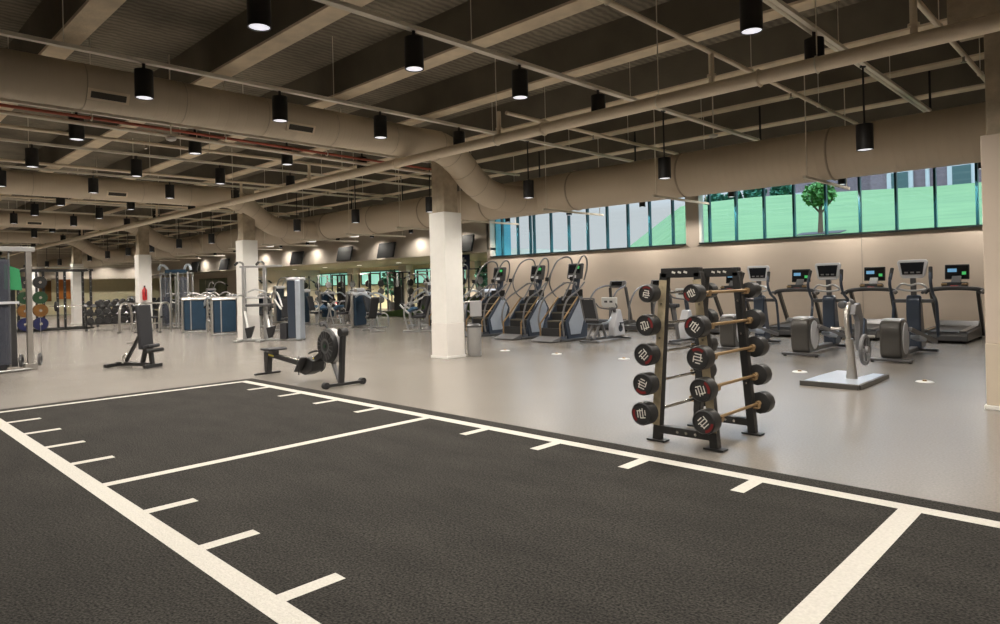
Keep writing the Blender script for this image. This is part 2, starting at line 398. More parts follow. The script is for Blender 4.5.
# turf field: pile and inlaid white lines in one mesh
tf = mb('turf').box((-4.0, -1.29, .006), (14.0, 12.92, .012))
tf.use('turf_white')
Z = .0135
def strip(x0, x1, y0, y1): tf.quad((x0, y0, Z), (x1, y0, Z), (x1, y1, Z), (x0, y1, Z))
strip(-10.78, 3.0, 4.85, 4.975); strip(-10.78, -10.67, -7, 4.85); strip(-10.78, 3.0, 1.44, 1.57)
strip(-6.0, -5.89, 1.57, 4.85); strip(-1.19, -1.06, -6, 4.85)
for k in range(1, 10):
    if k == 5: continue
    x = -10.73+.9565*k
    strip(x-.05, x+.05, 4.53, 4.85); strip(x-.05, x+.05, 1.57, 1.905)
t_ = tf.build('turf_mat', smooth=False, fix=False)
tag(t_, 'dark charcoal sled turf marked with white lines and short tick marks', 'turf')
# round floor sockets shining on the rubber
SOCK = [(-10.46, 10.85), (-9.01, 10.92), (-7.33, 10.92), (-4.01, 10.9), (-2.28, 10.82)]
for i, (x, y) in enumerate(SOCK):
    t = thing('floor_socket', ['white floor socket right of the waste bin', 'white floor socket in front of the tallest stair climber', 'white floor socket in front of the recumbent bike', 'white floor socket left of the silver ergometer plate', 'white floor socket with raised latch near the right column'][i], 'floor socket', (x, y, .0))
    mb('white_plastic').lathe([(.001, .012), (.10, .012), (.115, .002)], (0, 0, 0)).build('cover_plate', t)
    mb('tan_metal').box((0, 0, .022), (.05, .03, .02)).build('latch', t)

# ---------------------------------------------------------------- ducts
DZ, DR = 4.28, .30
WDY, WDZ, WDR = 12.0, 3.57, .43
t = thing('wall_duct', 'long beige round duct running along in front of the high windows', 'duct', (0, 0, 0))
g = mb('duct_x')
g.lathe([(WDR, 0), (WDR, 62.5)], (XW0+1, WDY, WDZ), (1, 0, 0), n=36); g.build('duct_pipe', t)
HX = [-1.1, -3.76, -6.5, -9.2, -11.95, -14.4, -16.85, -19.5, -22.2, -24.9, -27.6, -30.3, -33.0, -35.7, -38.4, -41.0, -43.6]
for x in HX:
    mb('duct_trim').ring((x, WDY, WDZ), (1, 0, 0), WDR+.004, .018, n=32, k=6).build('duct_strap', t)
    h = mb('conduit').box((x-.12, WDY+.05, WDZ-WDR-.045), (.042, 2.2, .042))
    for s_ in (-1, 1): h.cyl((x-.12, WDY+.05+s_*.98, WDZ-WDR-.06), (x-.12, WDY+.05+s_*.98, ZD), .008, 6)
    h.build('hanger_bar', t)
for i, (x, first) in enumerate(((-10.1, 1), (-19.75, 0), (-29.3, 0), (-38.2, 0))):
    lab = ['large beige round duct nearest the camera, bending at the white column', 'beige cross duct bending down beyond the second white column', 'beige cross duct bending down at the third white column', 'farthest beige cross duct at the back left'][i]
    t = thing('cross_duct', lab, 'duct', (0, 0, 0), group=None)
    P = [(x, -7.0, DZ), (x, -2, DZ), (x, 4, DZ), (x, 8.2, DZ)]
    P += bez([(x, 8.25, DZ), (x, 8.75, DZ-.01), (x-.06, 9.25, 4.08), (x-.16, 9.8, 3.72), (x-.22, 10.4, 3.48), (x-.24, 11.1, 3.44), (x-.24, 11.8, 3.47)], 5)
    mb('duct_y').tube(P, DR, 28).build('duct_pipe', t)
    for y in [k*1.25-1.25 for k in range(8)]: mb('duct_trim').ring((x, y, DZ), (0, 1, 0), DR+.001, .006, n=28, k=4).build('duct_seam', t)
    for y in ((2.75, 5.55) if i == 0 else (5.6, 8.0)[:1] if i else ()):
        gq = mb('pipe').box((x+DR-.055, y, DZ-.14), (.05, .50, .15), ry=.5); gq.use('grille').box((x+DR-.028, y, DZ-.155), (.006, .42, .085), ry=.5)
        gq.build('vent_grille', t, smooth=False)
    # elbow seams
    Q = [Vector(p) for p in P]
    for j in (8, 12, 16, 20, 25, 30):
        if j+1 < len(Q): mb('duct_trim').ring(Q[j], Q[j+1]-Q[j], DR+.002, .007, n=28, k=4).build('duct_seam', t)
# ---------------------------------------------------------------- pipes
t = thing('main_sprinkler_pipe', 'thick beige sprinkler main running diagonally across the ceiling', 'pipe', (0, 0, 0))
mb('pipe').cyl((XW0+.5, 7.82, 3.878), (5.9, 7.82, 3.878), .085, 16).build('pipe_run', t)
for x in (-2.6, -4.6, -7.6, -12.2, -17.5, -23, -30):
    mb('conduit').cyl((x, 7.82, 3.99), (x, 7.82, ZD), .007, 6).ring((x, 7.82, 3.878), (1, 0, 0), .094, .008, n=18, k=5).build('pipe_hanger', t)
for x in (-3.85, -10.9, -7.2): mb('pipe').ring((x+.6, 7.82, 3.878), (1, 0, 0), .095, .014, n=18, k=6).build('coupling', t)
labs = ['thin sprinkler branch pipe at the top right corner', 'thin sprinkler branch crossing the ceiling right of centre', 'thin sprinkler branch ending above the stair climbers', 'thin sprinkler branch just behind the red pipe', 'thin sprinkler branch behind the second ceiling duct', 'thin sprinkler branch over the power rack area', 'farthest thin sprinkler branch at the back left']
for i, x in enumerate((-1.66, -3.85, -7.55, -13.55, -17.0, -23.2, -32.0)):
    y1 = 13.6 if i < 3 else 12.9
    t = thing('branch_pipe', labs[i], 'pipe', (0, 0, 0))
    mb('pipe').cyl((x, 8.0 if i == 2 else -6, 4.34), (x, y1, 4.34), .032, 10).build('pipe_run', t)
    mb('pipe').cyl((x, 7.82, 3.96), (x, 7.82, 4.33), .035, 10).ring((x, 7.82, 4.05), (0, 0, 1), .04, .02, n=12, k=5).build('riser', t)
    for y in ((9.0, 11.6) if i == 2 else (3.2, 5.6, 9.0, 11.6)): mb('conduit').cyl((x, y, 4.36), (x, y, ZD), .006, 5).ring((x, y, 4.34), (0, 1, 0), .036, .006, n=12, k=4).build('pipe_hanger', t)
    for y in ((10.4,) if i == 2 else (4.4, 10.4)):
        mb('chrome').cyl((x, y, 4.31), (x, y, 4.24), .014, 8).lathe([(.03, 0), (.034, .006)], (x, y, 4.235), n=10).build('sprinkler_head', t)
RX = -11.75
t = thing('red_fire_pipe', 'thin red fire pipe running beside the nearest duct', 'pipe', (0, 0, 0))
mb('red_pipe').tube([(-11.0, -6, 4.14), (-11.28, 4, 4.14), (-11.5, 8, 4.14), (-11.62, 11.2, 4.14)], .023, 10).build('pipe_run', t)
for y in (2.9, 4.95, 7.0): mb('conduit').ring((-11.28-.055*(y-4), y, 4.14), (0, 1, 0), .042, .010, n=12, k=5).cyl((-11.28-.055*(y-4), y, 4.18), (-11.28-.055*(y-4), y, ZD), .007, 5).build('pipe_hanger', t)
t = thing('beige_conduit', 'beige conduit pipe hung alongside the red fire pipe', 'pipe', (0, 0, 0))
mb('conduit').tube([(-11.09, -6, 4.065), (-11.37, 4, 4.065), (-11.59, 8, 4.065), (-11.70, 11.2, 4.065)], .032, 10).build('pipe_run', t)
mb('conduit').cyl((-11.40, 4.5, 4.09), (-11.40, 4.5, ZD), .006, 5).build('pipe_hanger', t)

# ---------------------------------------------------------------- light rails and can lights
LX = [-2.70-3.03*k for k in range(18)]
LY = [1.13, 2.84, 4.62, 6.34, 8.04]
def can(label, x, y, z0, rod, group, h=.345, r=.105, power=LAMP_W, glass='lamp_glass', spot=True, top=4.33):
    t = thing('can_light', label, 'ceiling light', (x, y, z0), group=group)
    key = (h, r)
    if key not in KIDS:
        hs = mb('black_metal').lathe([(r*.86, h), (r, h-.004), (r, 0), (r*.88, 0), (r*.88, .02)], (0, 0, 0), n=24, cap=False)
        hs.lathe([(.001, h), (r*.87, h)], (0, 0, 0), n=24, cap=False)
        a = hs.build('lamp_housing', t)
        b_ = mb(glass).lathe([(.001, .0), (r*.6, .001), (r*.89, .008)], (0, 0, 0), n=24, cap=False).build('lamp_lens', t)
        KIDS[key] = (a, b_)
    else:
        for q in KIDS[key]:
            c = q.copy(); COL.objects.link(c); c.parent = t
    zt = top-z0
    if zt > h+.01:
        m_ = mb('black_metal').cyl((0, 0, h-.01), (0, 0, zt), .013 if rod else .02, 6)
        if rod: m_.lathe([(.04, zt-.03), (.04, zt-.005)], (0, 0, 0), n=12)
        m_.build('stem_rod', t)
    if spot:
        ld = bpy.data.lights.get('can_lamp_%d' % int(power)) or bpy.data.lights.new('can_lamp_%d' % int(power), 'SPOT')
        ld.energy = power; ld.color = LAMP_COL; ld.spot_size = math.radians(160 if power < 200 else 150); ld.spot_blend = .7 if power < 200 else .35; ld.shadow_soft_size = .09
        lo = bpy.data.objects.new('lamp', ld); COL.objects.link(lo); lo.parent = t; lo.location = (0, 0, -.02)
    return t
for i, x in enumerate([.33] + LX):
    if True:
        rowname = 'just right of view' if i == 0 else ORD[i-1] + ' rail from the right'
        if i > 0:
            t = thing('light_rail', 'paired beige conduit rail carrying can lights, %s' % rowname, 'light rail', (0, 0, 0), group='light rails under the ceiling')
            ye = 13.6 if i < 4 else 12.9
            mb('conduit').cyl((x-.05, -6, 4.36), (x-.05, ye, 4.36), .029, 8).build('conduit_run', t)
            mb('conduit').box((x+.03, (ye-6)/2, 4.345), (.05, ye+6, .045)).build('strut', t)
            for y in (2.0, 5.5, 8.9, 11.2): mb('conduit').cyl((x, y, 4.35), (x, y, ZD), .006, 5).build('hanger_rod', t)
        for j, y in enumerate(LY):
            if i == 0 and j > 3: continue
            if j == 0 and i > 6: continue
            if i > 11 and j in (1, 3): continue
            can('black can light on the %s, %s from the near end' % (rowname, ORD[j]), x, y, 3.9, False, 'black can lights under the rails')
        if 0 < i < 14: can('unseen added can light behind the wall duct on the %s' % rowname, x, 13.75, 3.9, False, 'added can lights behind the wall duct', top=ZD)  # lamps added out of sight to brighten the window wall and machines
        if i > 0: can('black can light hung on a long rod from the %s' % rowname, x, 9.87, 3.2, True, 'rod hung black can lights', top=4.34)
for x, y in ((.33, -2), (-5.7, -2), (-11.8, -2)):
    can('black can light over the turf behind the camera', x, y, 3.9, False, 'can lights behind the camera')
for i, x in enumerate(LX[:16]):
    side = 'in front of the high windows' if i < 6 else 'in front of the screen soffit'
    can('short black wall washer %s, %s from the right' % (side, ORD[i if i < 6 else i-6]), x-.0, 18.85, 3.90, True, 'short black wall washers', h=.2, r=.1, power=(260.0 if i < 6 else WASH_W), top=ZD)
for i, y in enumerate((13.3, 15.5, 17.6)):
    can('short black wall washer on the far end soffit, %s from the left' % ORD[i], -56.4, y, 3.75, True, 'short black wall washers', h=.2, r=.1, power=WASH_W, top=ZD)
# recess ceiling lamps
for i, x in enumerate((-23, -27, -31, -35, -39, -43)):
    t = thing('recessed_downlight', 'round downlight in the low recess ceiling, %s from the right' % ORD[i], 'ceiling light', (x, 23.5, SZ), group='recess downlights')
    mb('lamp_warm').lathe([(.001, -.012), (.14, -.012), (.16, .0)], (0, 0, 0)).build('lamp_lens', t)
    ld = bpy.data.lights.get('recess') or bpy.data.lights.new('recess', 'SPOT'); ld.energy = 1700; ld.color = (1, .93, .8); ld.spot_size = 2.6; ld.spot_blend = .6; ld.shadow_soft_size = .15
    lo = bpy.data.objects.new('lamp', ld); COL.objects.link(lo); lo.parent = t; lo.location = (0, 0, -.03)
# ceiling fixtures under the soffit line of the duct (flat bright discs)
for i, (x, y, z) in enumerate(((-27.0, 15.6, 3.6), (-31.0, 15.6, 3.6), (-23.6, 15.6, 3.6), (-44.5, 15.0, 3.6))):
    t = thing('disc_light', ['flat bright disc light between duct and screens, rightmost of two', 'flat bright disc light between duct and screens, left one', 'flat bright disc light beyond the middle column', 'flat bright disc light beyond the third white column'][i], 'ceiling light', (x, y, z))
    mb('lamp_warm').lathe([(.001, 0), (.20, 0), (.24, .05)], (0, 0, 0)).build('lamp_lens', t)
    mb('conduit').lathe([(.245, .05), (.2, .10)], (0, 0, 0)).cyl((0, 0, .1), (0, 0, ZD-z), .01, 6).build('lamp_housing', t)

# ---------------------------------------------------------------- smoke detectors / pendants on conduit
def dome(x, y, z, label):
    t = thing('smoke_detector', label, 'smoke detector', (x, y, z))
    mb('white_plastic').lathe([(.03, -.05), (.07, -.035), (.085, 0), (.06, .02)], (0, 0, 0)).build('detector_body', t)
    mb('conduit').cyl((0, 0, .02), (0, 0, ZD-z), .012, 6).build('stem_rod', t)
dome(-11.16, 4.0, 3.98, 'white dome smoke detector hanging under the red pipe')
dome(-5.9, 12.0, 4.25, 'white dome smoke detector near the rod hung light, centre right')

# ---------------------------------------------------------------- outside
def lawn_z(x, y):
    b = 2.2 + (y-20)*.172 if y < 45 else 6.5 + (y-45)*.02
    if x < -8: b += (-8-max(x, -19))*.05*max(0, min(1, (y-20)/25))
    xe = -13.2-(y-24)*.55
    if x < xe: b -= (xe-x)*.6*min(1, max(0, (y-19)/5))
    return max(b, -1.5)
g = mb('lawn'); nx, ny = 60, 40; vs = []; fs = []
for j in range(ny+1):
    for i in range(nx+1):
        x = -75+95*i/nx; y = 20+60*j/ny; vs.append((x, y, lawn_z(x, y)))
for j in range(ny):
    for i in range(nx): a = j*(nx+1)+i; fs.append((a, a+1, a+nx+2, a+nx+1))
g.add(vs, fs); o = g.build('lawn', fix=False); tag(o, kind='structure')
t = thing('brick_building', 'brick building with white framed windows beyond the lawn', 'building', (0, 56, 6.2))
bb = mb('brick').box((-3, 3, 4), (24, 6, 8)); bb.use('outdoor_white').box((-4, -.15, .5), (22.3, .35, 1.0)); bb.build('wall', t, smooth=False)
for x in (-13, -9.2, -4.2, 0.5, 4):
    f = mb('outdoor_white').box((x, -.12, 2.0), (1.7, .2, 1.9)).build('window', t, smooth=False)
    mb('outdoor_window').box((x, -.23, 2.05), (1.1, .03, 1.4)).build('pane', f, smooth=False)
for x in (-11.2, -6.6, -2): mb('outdoor_white').cyl((x, -.4, 0), (x, -.4, 7), .14, 12).build('downpipe', t)
t = thing('brick_wing', 'pale brick wing with low retaining wall at the upper right', 'building', (-21, 62, 6.4))
mb('brick').box((0, 2, 3), (9, 4, 6)).build('wall', t, smooth=False)
mb('outdoor_white').box((-1, -.1, 1.6), (3, .2, 2)).build('window', t, smooth=False)
rnd = random.Random(3)
def crown(g, c, R, n, s):
    for i in range(n):
        while True:
            p = Vector((rnd.uniform(-1, 1), rnd.uniform(-1, 1), rnd.uniform(-1, 1)))
            if .35 < p.length < 1: break
        q = Vector(c) + Vector((p.x*R[0], p.y*R[1], p.z*R[2]))
        a = Vector((rnd.uniform(-1, 1), rnd.uniform(-1, 1), rnd.uniform(-1, 1))).normalized()*s; b_ = a.cross(Vector((rnd.uniform(-1, 1), rnd.uniform(-1, 1), 1))).normalized()*s*.7
        g.quad(q-a, q-b_, q+a, q+b_)
def tree(x, y, h, R, label, leaf='leaf', n=900, s=.22):
    z = lawn_z(x, y); t = thing('tree', label, 'tree', (x, y, z-.05))
    mb('bark').tube([(0, 0, 0), (.02, 0, h*.5), (0, .03, h)], [.10, .07, .03], 8).tube([(0, 0, h*.5), (.4, .1, h*.85)], [.04, .02], 6).tube([(0, 0, h*.55), (-.4, .1, h*.85)], [.04, .02], 6).build('trunk', t)
    g = mb(leaf); crown(g, (0, 0, h), R, n, s); g.build('crown', t, smooth=False, fix=False)
tree(-8.25, 24.7, 1.42, (.55, .5, .44), 'small green tree growing on the lawn outside the window', n=600, s=.09)
tree(-5.5, 47.0, 2.4, (1.3, 1.1, 1.3), 'young tree in front of the brick building outside', n=500, s=.18)
for i, (x, y, rr) in enumerate(((-21.9, 47.5, .55), (-20.3, 47.5, .75), (-18.4, 47.5, .7), (-24.6, 50, .8))):
    z = lawn_z(x, y); t = thing('shrub', ['dark green shrub at the left end of the hedge outside', 'dark green shrub in the middle of the hedge outside', 'dark green shrub at the right end of the hedge outside', 'dark shrub behind the lamp post outside'][i], 'shrub', (x, y, z), group='shrubs outside')
    g = mb('leaf_dark'); crown(g, (0, 0, rr*.6), (rr, rr*.8, rr*.75), 500, .26); g.build('foliage', t, smooth=False, fix=False)
t = thing('mulch_bed', 'dark oval mulch bed under the small tree outside', 'mulch bed', (-8.25, 24.7, lawn_z(-8.25, 24.7)))
mb('mulch').box((0, 0, .0), (1.5, .7, .05), rx=math.atan(.17)).build('mulch', t, bevel=.02)
t = thing('lamp_post', 'slender lamp post on the lawn outside', 'lamp post', (-15.5, 34, lawn_z(-15.5, 34)))
mb('dark_grey').cyl((0, 0, 0), (0, 0, 5.0), .05, 8).build('post', t); mb('outdoor_window').box((0, 0, 3.9), (.9, .06, .5)).build('lamp_head', t)
t = thing('sidewalk', 'pale sidewalk along the brick building outside', 'path', (-2, 53.6, 6.62)); mb('outdoor_white').box((0, 0, 0), (28, 2.2, .12)).build('paving', t, smooth=False)
# ================================================================ GYM EQUIPMENT
# ---- fixed barbell rack with ten barbells
def barbell(label, x, z, r, zone, k):
    t = thing('fixed_barbell', label, 'barbell', (x, 5.94, z), group='fixed barbells on the rack')
    mb('chrome' if zone == 'left' else 'tan_metal').cyl((0, -.50, 0), (0, .50, 0), .0145, 12).build('bar', t)
    for s_ in (-1, 1):
        h = mb('plate_rubber').lathe([(.03, 0), (r*.62, .004), (r*.97, .012), (r, .03), (r, .12), (r*.97, .138), (r*.90, .144), (r*.88, .138), (.02, .138)], (0, s_*.50, 0), (0, s_, 0), n=12 if s_ > 0 else 28)
        h.use('tan_metal').lathe([(.026, -.05), (.026, 0)], (0, s_*.50, 0), (0, s_, 0), n=12)
        hd = h.build('weight_head', t)
        y = s_*(.50+.1395)
        lg = mb('logo_white'); a0 = .8+k*1.1
        for j, (u, v, L_, an) in enumerate(((-.28, .20, .55, .9), (-.05, .1, .75, .9), (.18, -.02, .75, .9), (.36, -.18, .45, .9), (.05, .32, .5, -.65), (-.1, -.34, .5, -.65))):
            an += a0; ca, sa = math.cos(a0), math.sin(a0); uu, vv = (u*ca-v*sa)*r, (u*sa+v*ca)*r
            dx, dz = math.cos(an)*L_*r*.5, math.sin(an)*L_*r*.5; nx_, nz_ = -math.sin(an)*.0045, math.cos(an)*.0045
            lg.quad((uu-dx-nx_, y, vv-dz-nz_), (uu+dx-nx_, y, vv+dz-nz_), (uu+dx+nx_, y, vv+dz+nz_), (uu-dx+nx_, y, vv-dz+nz_))
        lg.build('logo', hd, smooth=False, fix=False)
        rd = mb('logo_red'); pts = []
        for j in range(9):
            a = a0+1.9+j*.17; pts.append((math.cos(a), math.sin(a)))
        for j in range(8):
            (c0, s0), (c1, s1) = pts[j], pts[j+1]
            rd.quad((c0*r*.62, y, s0*r*.62), (c0*r*.84, y, s0*r*.84), (c1*r*.84, y, s1*r*.84), (c1*r*.62, y, s1*r*.62))
        rd.build('red_band', hd, smooth=False, fix=False)
rk = thing('barbell_rack', 'black A frame barbell rack holding ten fixed barbells beside the turf', 'barbell rack', (-3.075, 5.94, 0))
for s_, y in ((-1, -.39), (1, .39)):
    for q in (-1, 1):
        xb, xt = q*.29, q*.170
        f = mb('rack_black').bar((xb, y, .02), (xb*.985, y, .10), .075, .07)
        f.bar((xb, y, .02), (xt, y, 1.585), .075, .075, up=(1, 0, 0)); up_ = f.build('upright', rk, bevel=.004)
        # face plate: light on the near uprights painted as tan, far pair black
        fp = mb('rack_lit_tan').bar((xb*.985-q*.0, y-.040*s_*0 - .041, .16), (xt, y-.041, 1.52), .078, .004, up=(0, 1, 0)) if s_ < 0 else mb('rack_black').bar((xb*.985, y-.041, .16), (xt, y-.041, 1.52), .06, .004, up=(0, 1, 0))
        fp.build('face_plate', up_, smooth=False)
        mb('rack_black').box((xb, y, .012), (.19, .10, .016)).build('foot_plate', rk, bevel=.003)
        for i, z in enumerate((.29, .565, .84, 1.11, 1.40)):
            xx = xb + (xt-xb)*(z-.02)/1.58
            hk = mb('tan_metal').box((xx+q*.055, y, z-.028), (.06, .05, .012)).bar((xx+q*.085, y, z-.03), (xx+q*.098, y, z+.022), .05, .01)
            hk.build('bar_hook', rk, bevel=.002)
        for z in (.5, .98, 1.3): mb('chrome').cyl((xb+(xt-xb)*(z-.02)/1.58, y-.045, z), (xb+(xt-xb)*(z-.02)/1.58, y-.052, z), .011, 8).build('bolt', rk)
    tp = mb('rack_black').box((0, y, 1.585), (.39, .075, .09)).build('top_plate', rk, bevel=.006)
    for u in (-.06, .0, .06): mb('logo_white').box((u, y-.039, 1.588), (.035, .002, .018), ry=.3).build('slot_mark', tp, smooth=False)
    lb = mb('rack_black').bar((-.29, y, .12), (.29, y, .12), .07, .07).build('lower_crossbar', rk, bevel=.004)
    for u in (-.06, .03, .12): mb('chrome').cyl((u, y-.036, .12), (u, y-.046, .12), .014, 8).build('bolt', rk)
for i, z in enumerate((.29, .565, .84, 1.11, 1.40)):
    r = [.108, .106, .106, .100, .082][i]
    fr = (z-.02)/1.58; xl = .29+(.170-.29)*fr + .040
    nm = ['bottom', 'second from bottom', 'middle', 'second from top', 'top'][i]
    barbell('fixed barbell on the %s hooks of the rack, left side' % nm, -3.075-xl, z, r, 'left', i)
    barbell('fixed barbell on the %s hooks of the rack, right side' % nm, -3.075+xl, z, r, 'right', i+2)

# ---- rowing machine
t = thing('rowing_machine', 'black rowing machine with large round flywheel standing beside the turf', 'rowing machine', (-10.12, 5.6, 0))
def L_(x, y, z): return (x, y, z)
mb('black_metal').bar((-1.22, 0, .38), (.30, 0, .26), .07, .075).use('chrome').bar((-1.18, 0, .421), (.10, 0, .320), .03, .008).build('monorail', t, bevel=.004)
mb('yellow').bar((-1.12, -.037, .374), (-.86, -.037, .353), .003, .028).build('decal', t, smooth=False)
mb('black_metal').prism([(-1.22, .42), (-1.04, .41), (-1.09, .05), (-1.20, .05)], 'xz', -.045, .045).build('rear_leg', t, bevel=.008)
mb('black_metal').bar((-1.17, -.24, .03), (-1.17, .24, .03), .055, .035).build('rear_foot', t, bevel=.008)
s_ = mb('charcoal_pad').prism([(-1.10, .455), (-1.08, .49), (-.78, .50), (-.74, .48), (-.76, .455), (-.92, .44)], 'xz', -.17, .17); s_.build('seat', t, bevel=.02, seg=3)
mb('dark_grey').box((-.92, 0, .42), (.16, .12, .06)).build('seat_carriage', t, bevel=.006)
mb('black_metal').prism([(.05, .16), (.12, .30), (.42, .42), (.60, .36), (.55, .20), (.30, .12)], 'xz', -.11, .11).build('footrest_housing', t, bevel=.02)
for q in (-1, 1):
    mb('dark_grey').box((.30, q*.17, .30), (.32, .12, .03), ry=-.85).build('foot_board', t, bevel=.01)
    mb('rubber').tube(bez([(.24, q*.16, .42), (.34, q*.24, .36), (.36, q*.24, .22), (.30, q*.2, .14)], 5), .010, 5).build('foot_strap', t)
mb('black_metal').bar((.35, 0, .30), (.95, 0, .58), .10, .09).build('front_beam', t, bevel=.01)
mb('yellow').bar((.42, -.052, .345), (.52, -.052, .39), .003, .05).build('decal', t, smooth=False)
fw = mb('black_metal').lathe([(.12, -.11), (.23, -.11), (.262, -.08), (.268, -.03), (.268, .03), (.262, .08), (.23, .11), (.12, .11)], (.96, 0, .62), (0, 1, 0), n=36)
fw.use('dark_grey').lathe([(.001, -.10), (.12, -.115)], (.96, 0, .62), (0, 1, 0), n=24, cap=False).lathe([(.001, .10), (.12, .115)], (.96, 0, .62), (0, 1, 0), n=24, cap=False)
f = fw.build('flywheel_cage', t)
for j in range(18):
    a = 2*PI*j/18; mb('dark_grey').bar((.96+.13*math.cos(a), -.113, .62+.13*math.sin(a)), (.96+.225*math.cos(a), -.113, .62+.225*math.sin(a)), .014, .006).build('cage_slot', f, smooth=False)
mb('silver').lathe([(.271, -.045), (.271, .045)], (.96, 0, .62), (0, 1, 0), n=36, cap=False).build('silver_band', f)
mb('green_rubber').lathe([(.001, -.122), (.03, -.122), (.03, -.115)], (.96, 0, .62), (0, 1, 0), n=12).build('hub_cap', f)
mb('mid_grey').bar((.98, 0, .40), (1.20, 0, .03), .06, .05).build('front_strut', t, bevel=.006)
mb('black_metal').bar((1.30, .0, .86), (1.22, 0, .04), .085, .07).build('front_post', t, bevel=.01)
mb('black_metal').cyl((1.30, -.06, .84), (1.30, .06, .84), .065, 16).build('pivot_cap', t)
mb('black_metal').bar((1.24, -.27, .045), (1.24, .38, .045), .06, .045).build('front_foot', t, bevel=.008)
for y in (-.27, .38): mb('rubber').cyl((1.18, y, .05), (1.26, y, .05), .05, 16).build('wheel', t)
mb('black_metal').tube(bez([(.90, 0, .84), (.82, 0, .93), (.76, 0, .95)], 5), .018, 8).build('monitor_arm', t)
mb('dark_grey').box((.74, 0, .95), (.05, .13, .08), ry=-.3).build('monitor', t, bevel=.012)
mb('black_metal').tube([(.62, -.2, .50), (.60, -.1, .52), (.60, .1, .52), (.62, .2, .50)], .015, 8).build('handle', t)

# ---- adjustable bench
t = thing('weight_bench', 'black adjustable weight bench with its backrest raised upright', 'weight bench', (-14.72, 4.52, 0), math.radians(22))
mb('rack_black').bar((-.57, 0, .07), (.46, 0, .07), .09, .07).build('base_beam', t, bevel=.006)
mb('rack_black').bar((-.54, -.30, .05), (-.54, .30, .05), .08, .07).build('rear_foot', t, bevel=.006)
mb('rack_black').bar((.44, -.20, .05), (.44, .20, .05), .08, .07).build('front_foot', t, bevel=.006)
mb('rack_black').bar((.43, 0, .08), (.38, 0, .42), .07, .07).build('seat_post', t, bevel=.006)
mb('rack_black').bar((.26, 0, .40), (.16, 0, .10), .07, .07).build('pivot_post', t, bevel=.006)
mb('rack_black').bar((-.30, 0, .12), (.20, 0, .80), .055, .055).build('backrest_strut', t, bevel=.006)
mb('steel').bar((-.33, -.08, .10), (-.33, .08, .10), .03, .03).tube(bez([(-.35, 0, .12), (-.39, 0, .2), (-.29, 0, .28)], 4), .02, 8).build('ladder_lock', t)
mb('steel').tube([(-.08, -.16, .50), (-.08, .16, .50)], .012, 8).build('adjust_pin', t)
mb('charcoal_pad').bar((.27, 0, .38), (.20, 0, 1.27), .32, .075, up=(1, 0, 0)).build('backrest', t, bevel=.025, seg=3)
mb('charcoal_pad').bar((.33, 0, .42), (.50, 0, .46), .28, .07).build('seat', t, bevel=.025, seg=3)
mb('rubber').cyl((.49, -.2, .36), (.49, .2, .36), .04, 14).build('leg_roller', t)

# ---- silver upper body ergometer without its seat
t = thing('arm_ergometer', 'silver upright crank machine on a flat two wing base plate', 'exercise machine', (-3.13, 10.3, 0))
b_ = mb('silver_blue').prism([(-.40, -.70), (.36, -.72), (.36, .62), (.16, .66), (.10, .10), (-.06, .10), (-.10, .72), (-.36, .72), (-.40, .0)], 'xy', .02, .055)
b_.build('base_plate', t, bevel=.01)
mb('warm_grey').bar((-.40, -.70, .035), (.36, -.72, .035), .05, .07).build('front_edge', t, bevel=.008)
mb('warm_grey').bar((.36, -.72, .035), (.36, .62, .035), .05, .06).build('side_edge', t, bevel=.008)
mb('steel').tube([(.08, -.05, .05), (.08, -.06, .35), (.07, -.10, .62)], [.075, .048, .055], 14).build('column', t)
mb('steel').tube(bez([(.07, -.10, .58), (.05, -.12, .80), (.04, -.08, 1.0), (.04, .02, 1.10), (.04, .16, 1.10)], 6), .036, 12).build('upper_column', t)
wh = mb('mid_grey').ring((.17, .26, .44), (1, 0, 0), .20, .03, n=32, k=8)
for j in range(5):
    a = 2*PI*j/5; wh.cyl((.17, .26, .44), (.17, .26+.19*math.cos(a), .44+.19*math.sin(a)), .016, 6)
wh.use('silver').cyl((.10, .26, .44), (.22, .26, .44), .05, 16).build('flywheel', t)
mb('mid_grey').prism([(-.05, .95), (.02, 1.10), (.22, 1.12), (.34, .92), (.36, .62), (.24, .42), (.16, .60), (.18, .86), (.08, .96)], 'yz', .06, .14).build('chain_cover', t, bevel=.015)
mb('navy').prism([(.26, .58), (.34, .90), (.42, .86), (.46, .66), (.38, .50)], 'yz', .04, .16).build('crank_housing', t, bevel=.015)
mb('dark_grey').lathe([(.03, -.06), (.055, -.05), (.055, .05), (.03, .06)], (-.02, -.04, 1.10), (0, 1, 0), n=18).build('knob', t)
mb('dark_grey').lathe([(.06, 0), (.085, .03), (.05, .07)], (.02, .10, 1.10), (1, .3, 0), n=16).build('display_pod', t)
for q, z in ((-1, .72), (1, .60)):
    mb('steel').bar((q*.05, .30, .70), (q*.12, .30+q*.12, z+.02), .03, .03).cyl((q*.12, .30+q*.12, z+.02), (q*.26, .30+q*.12, z+.02), .022, 8).build('crank_arm', t)

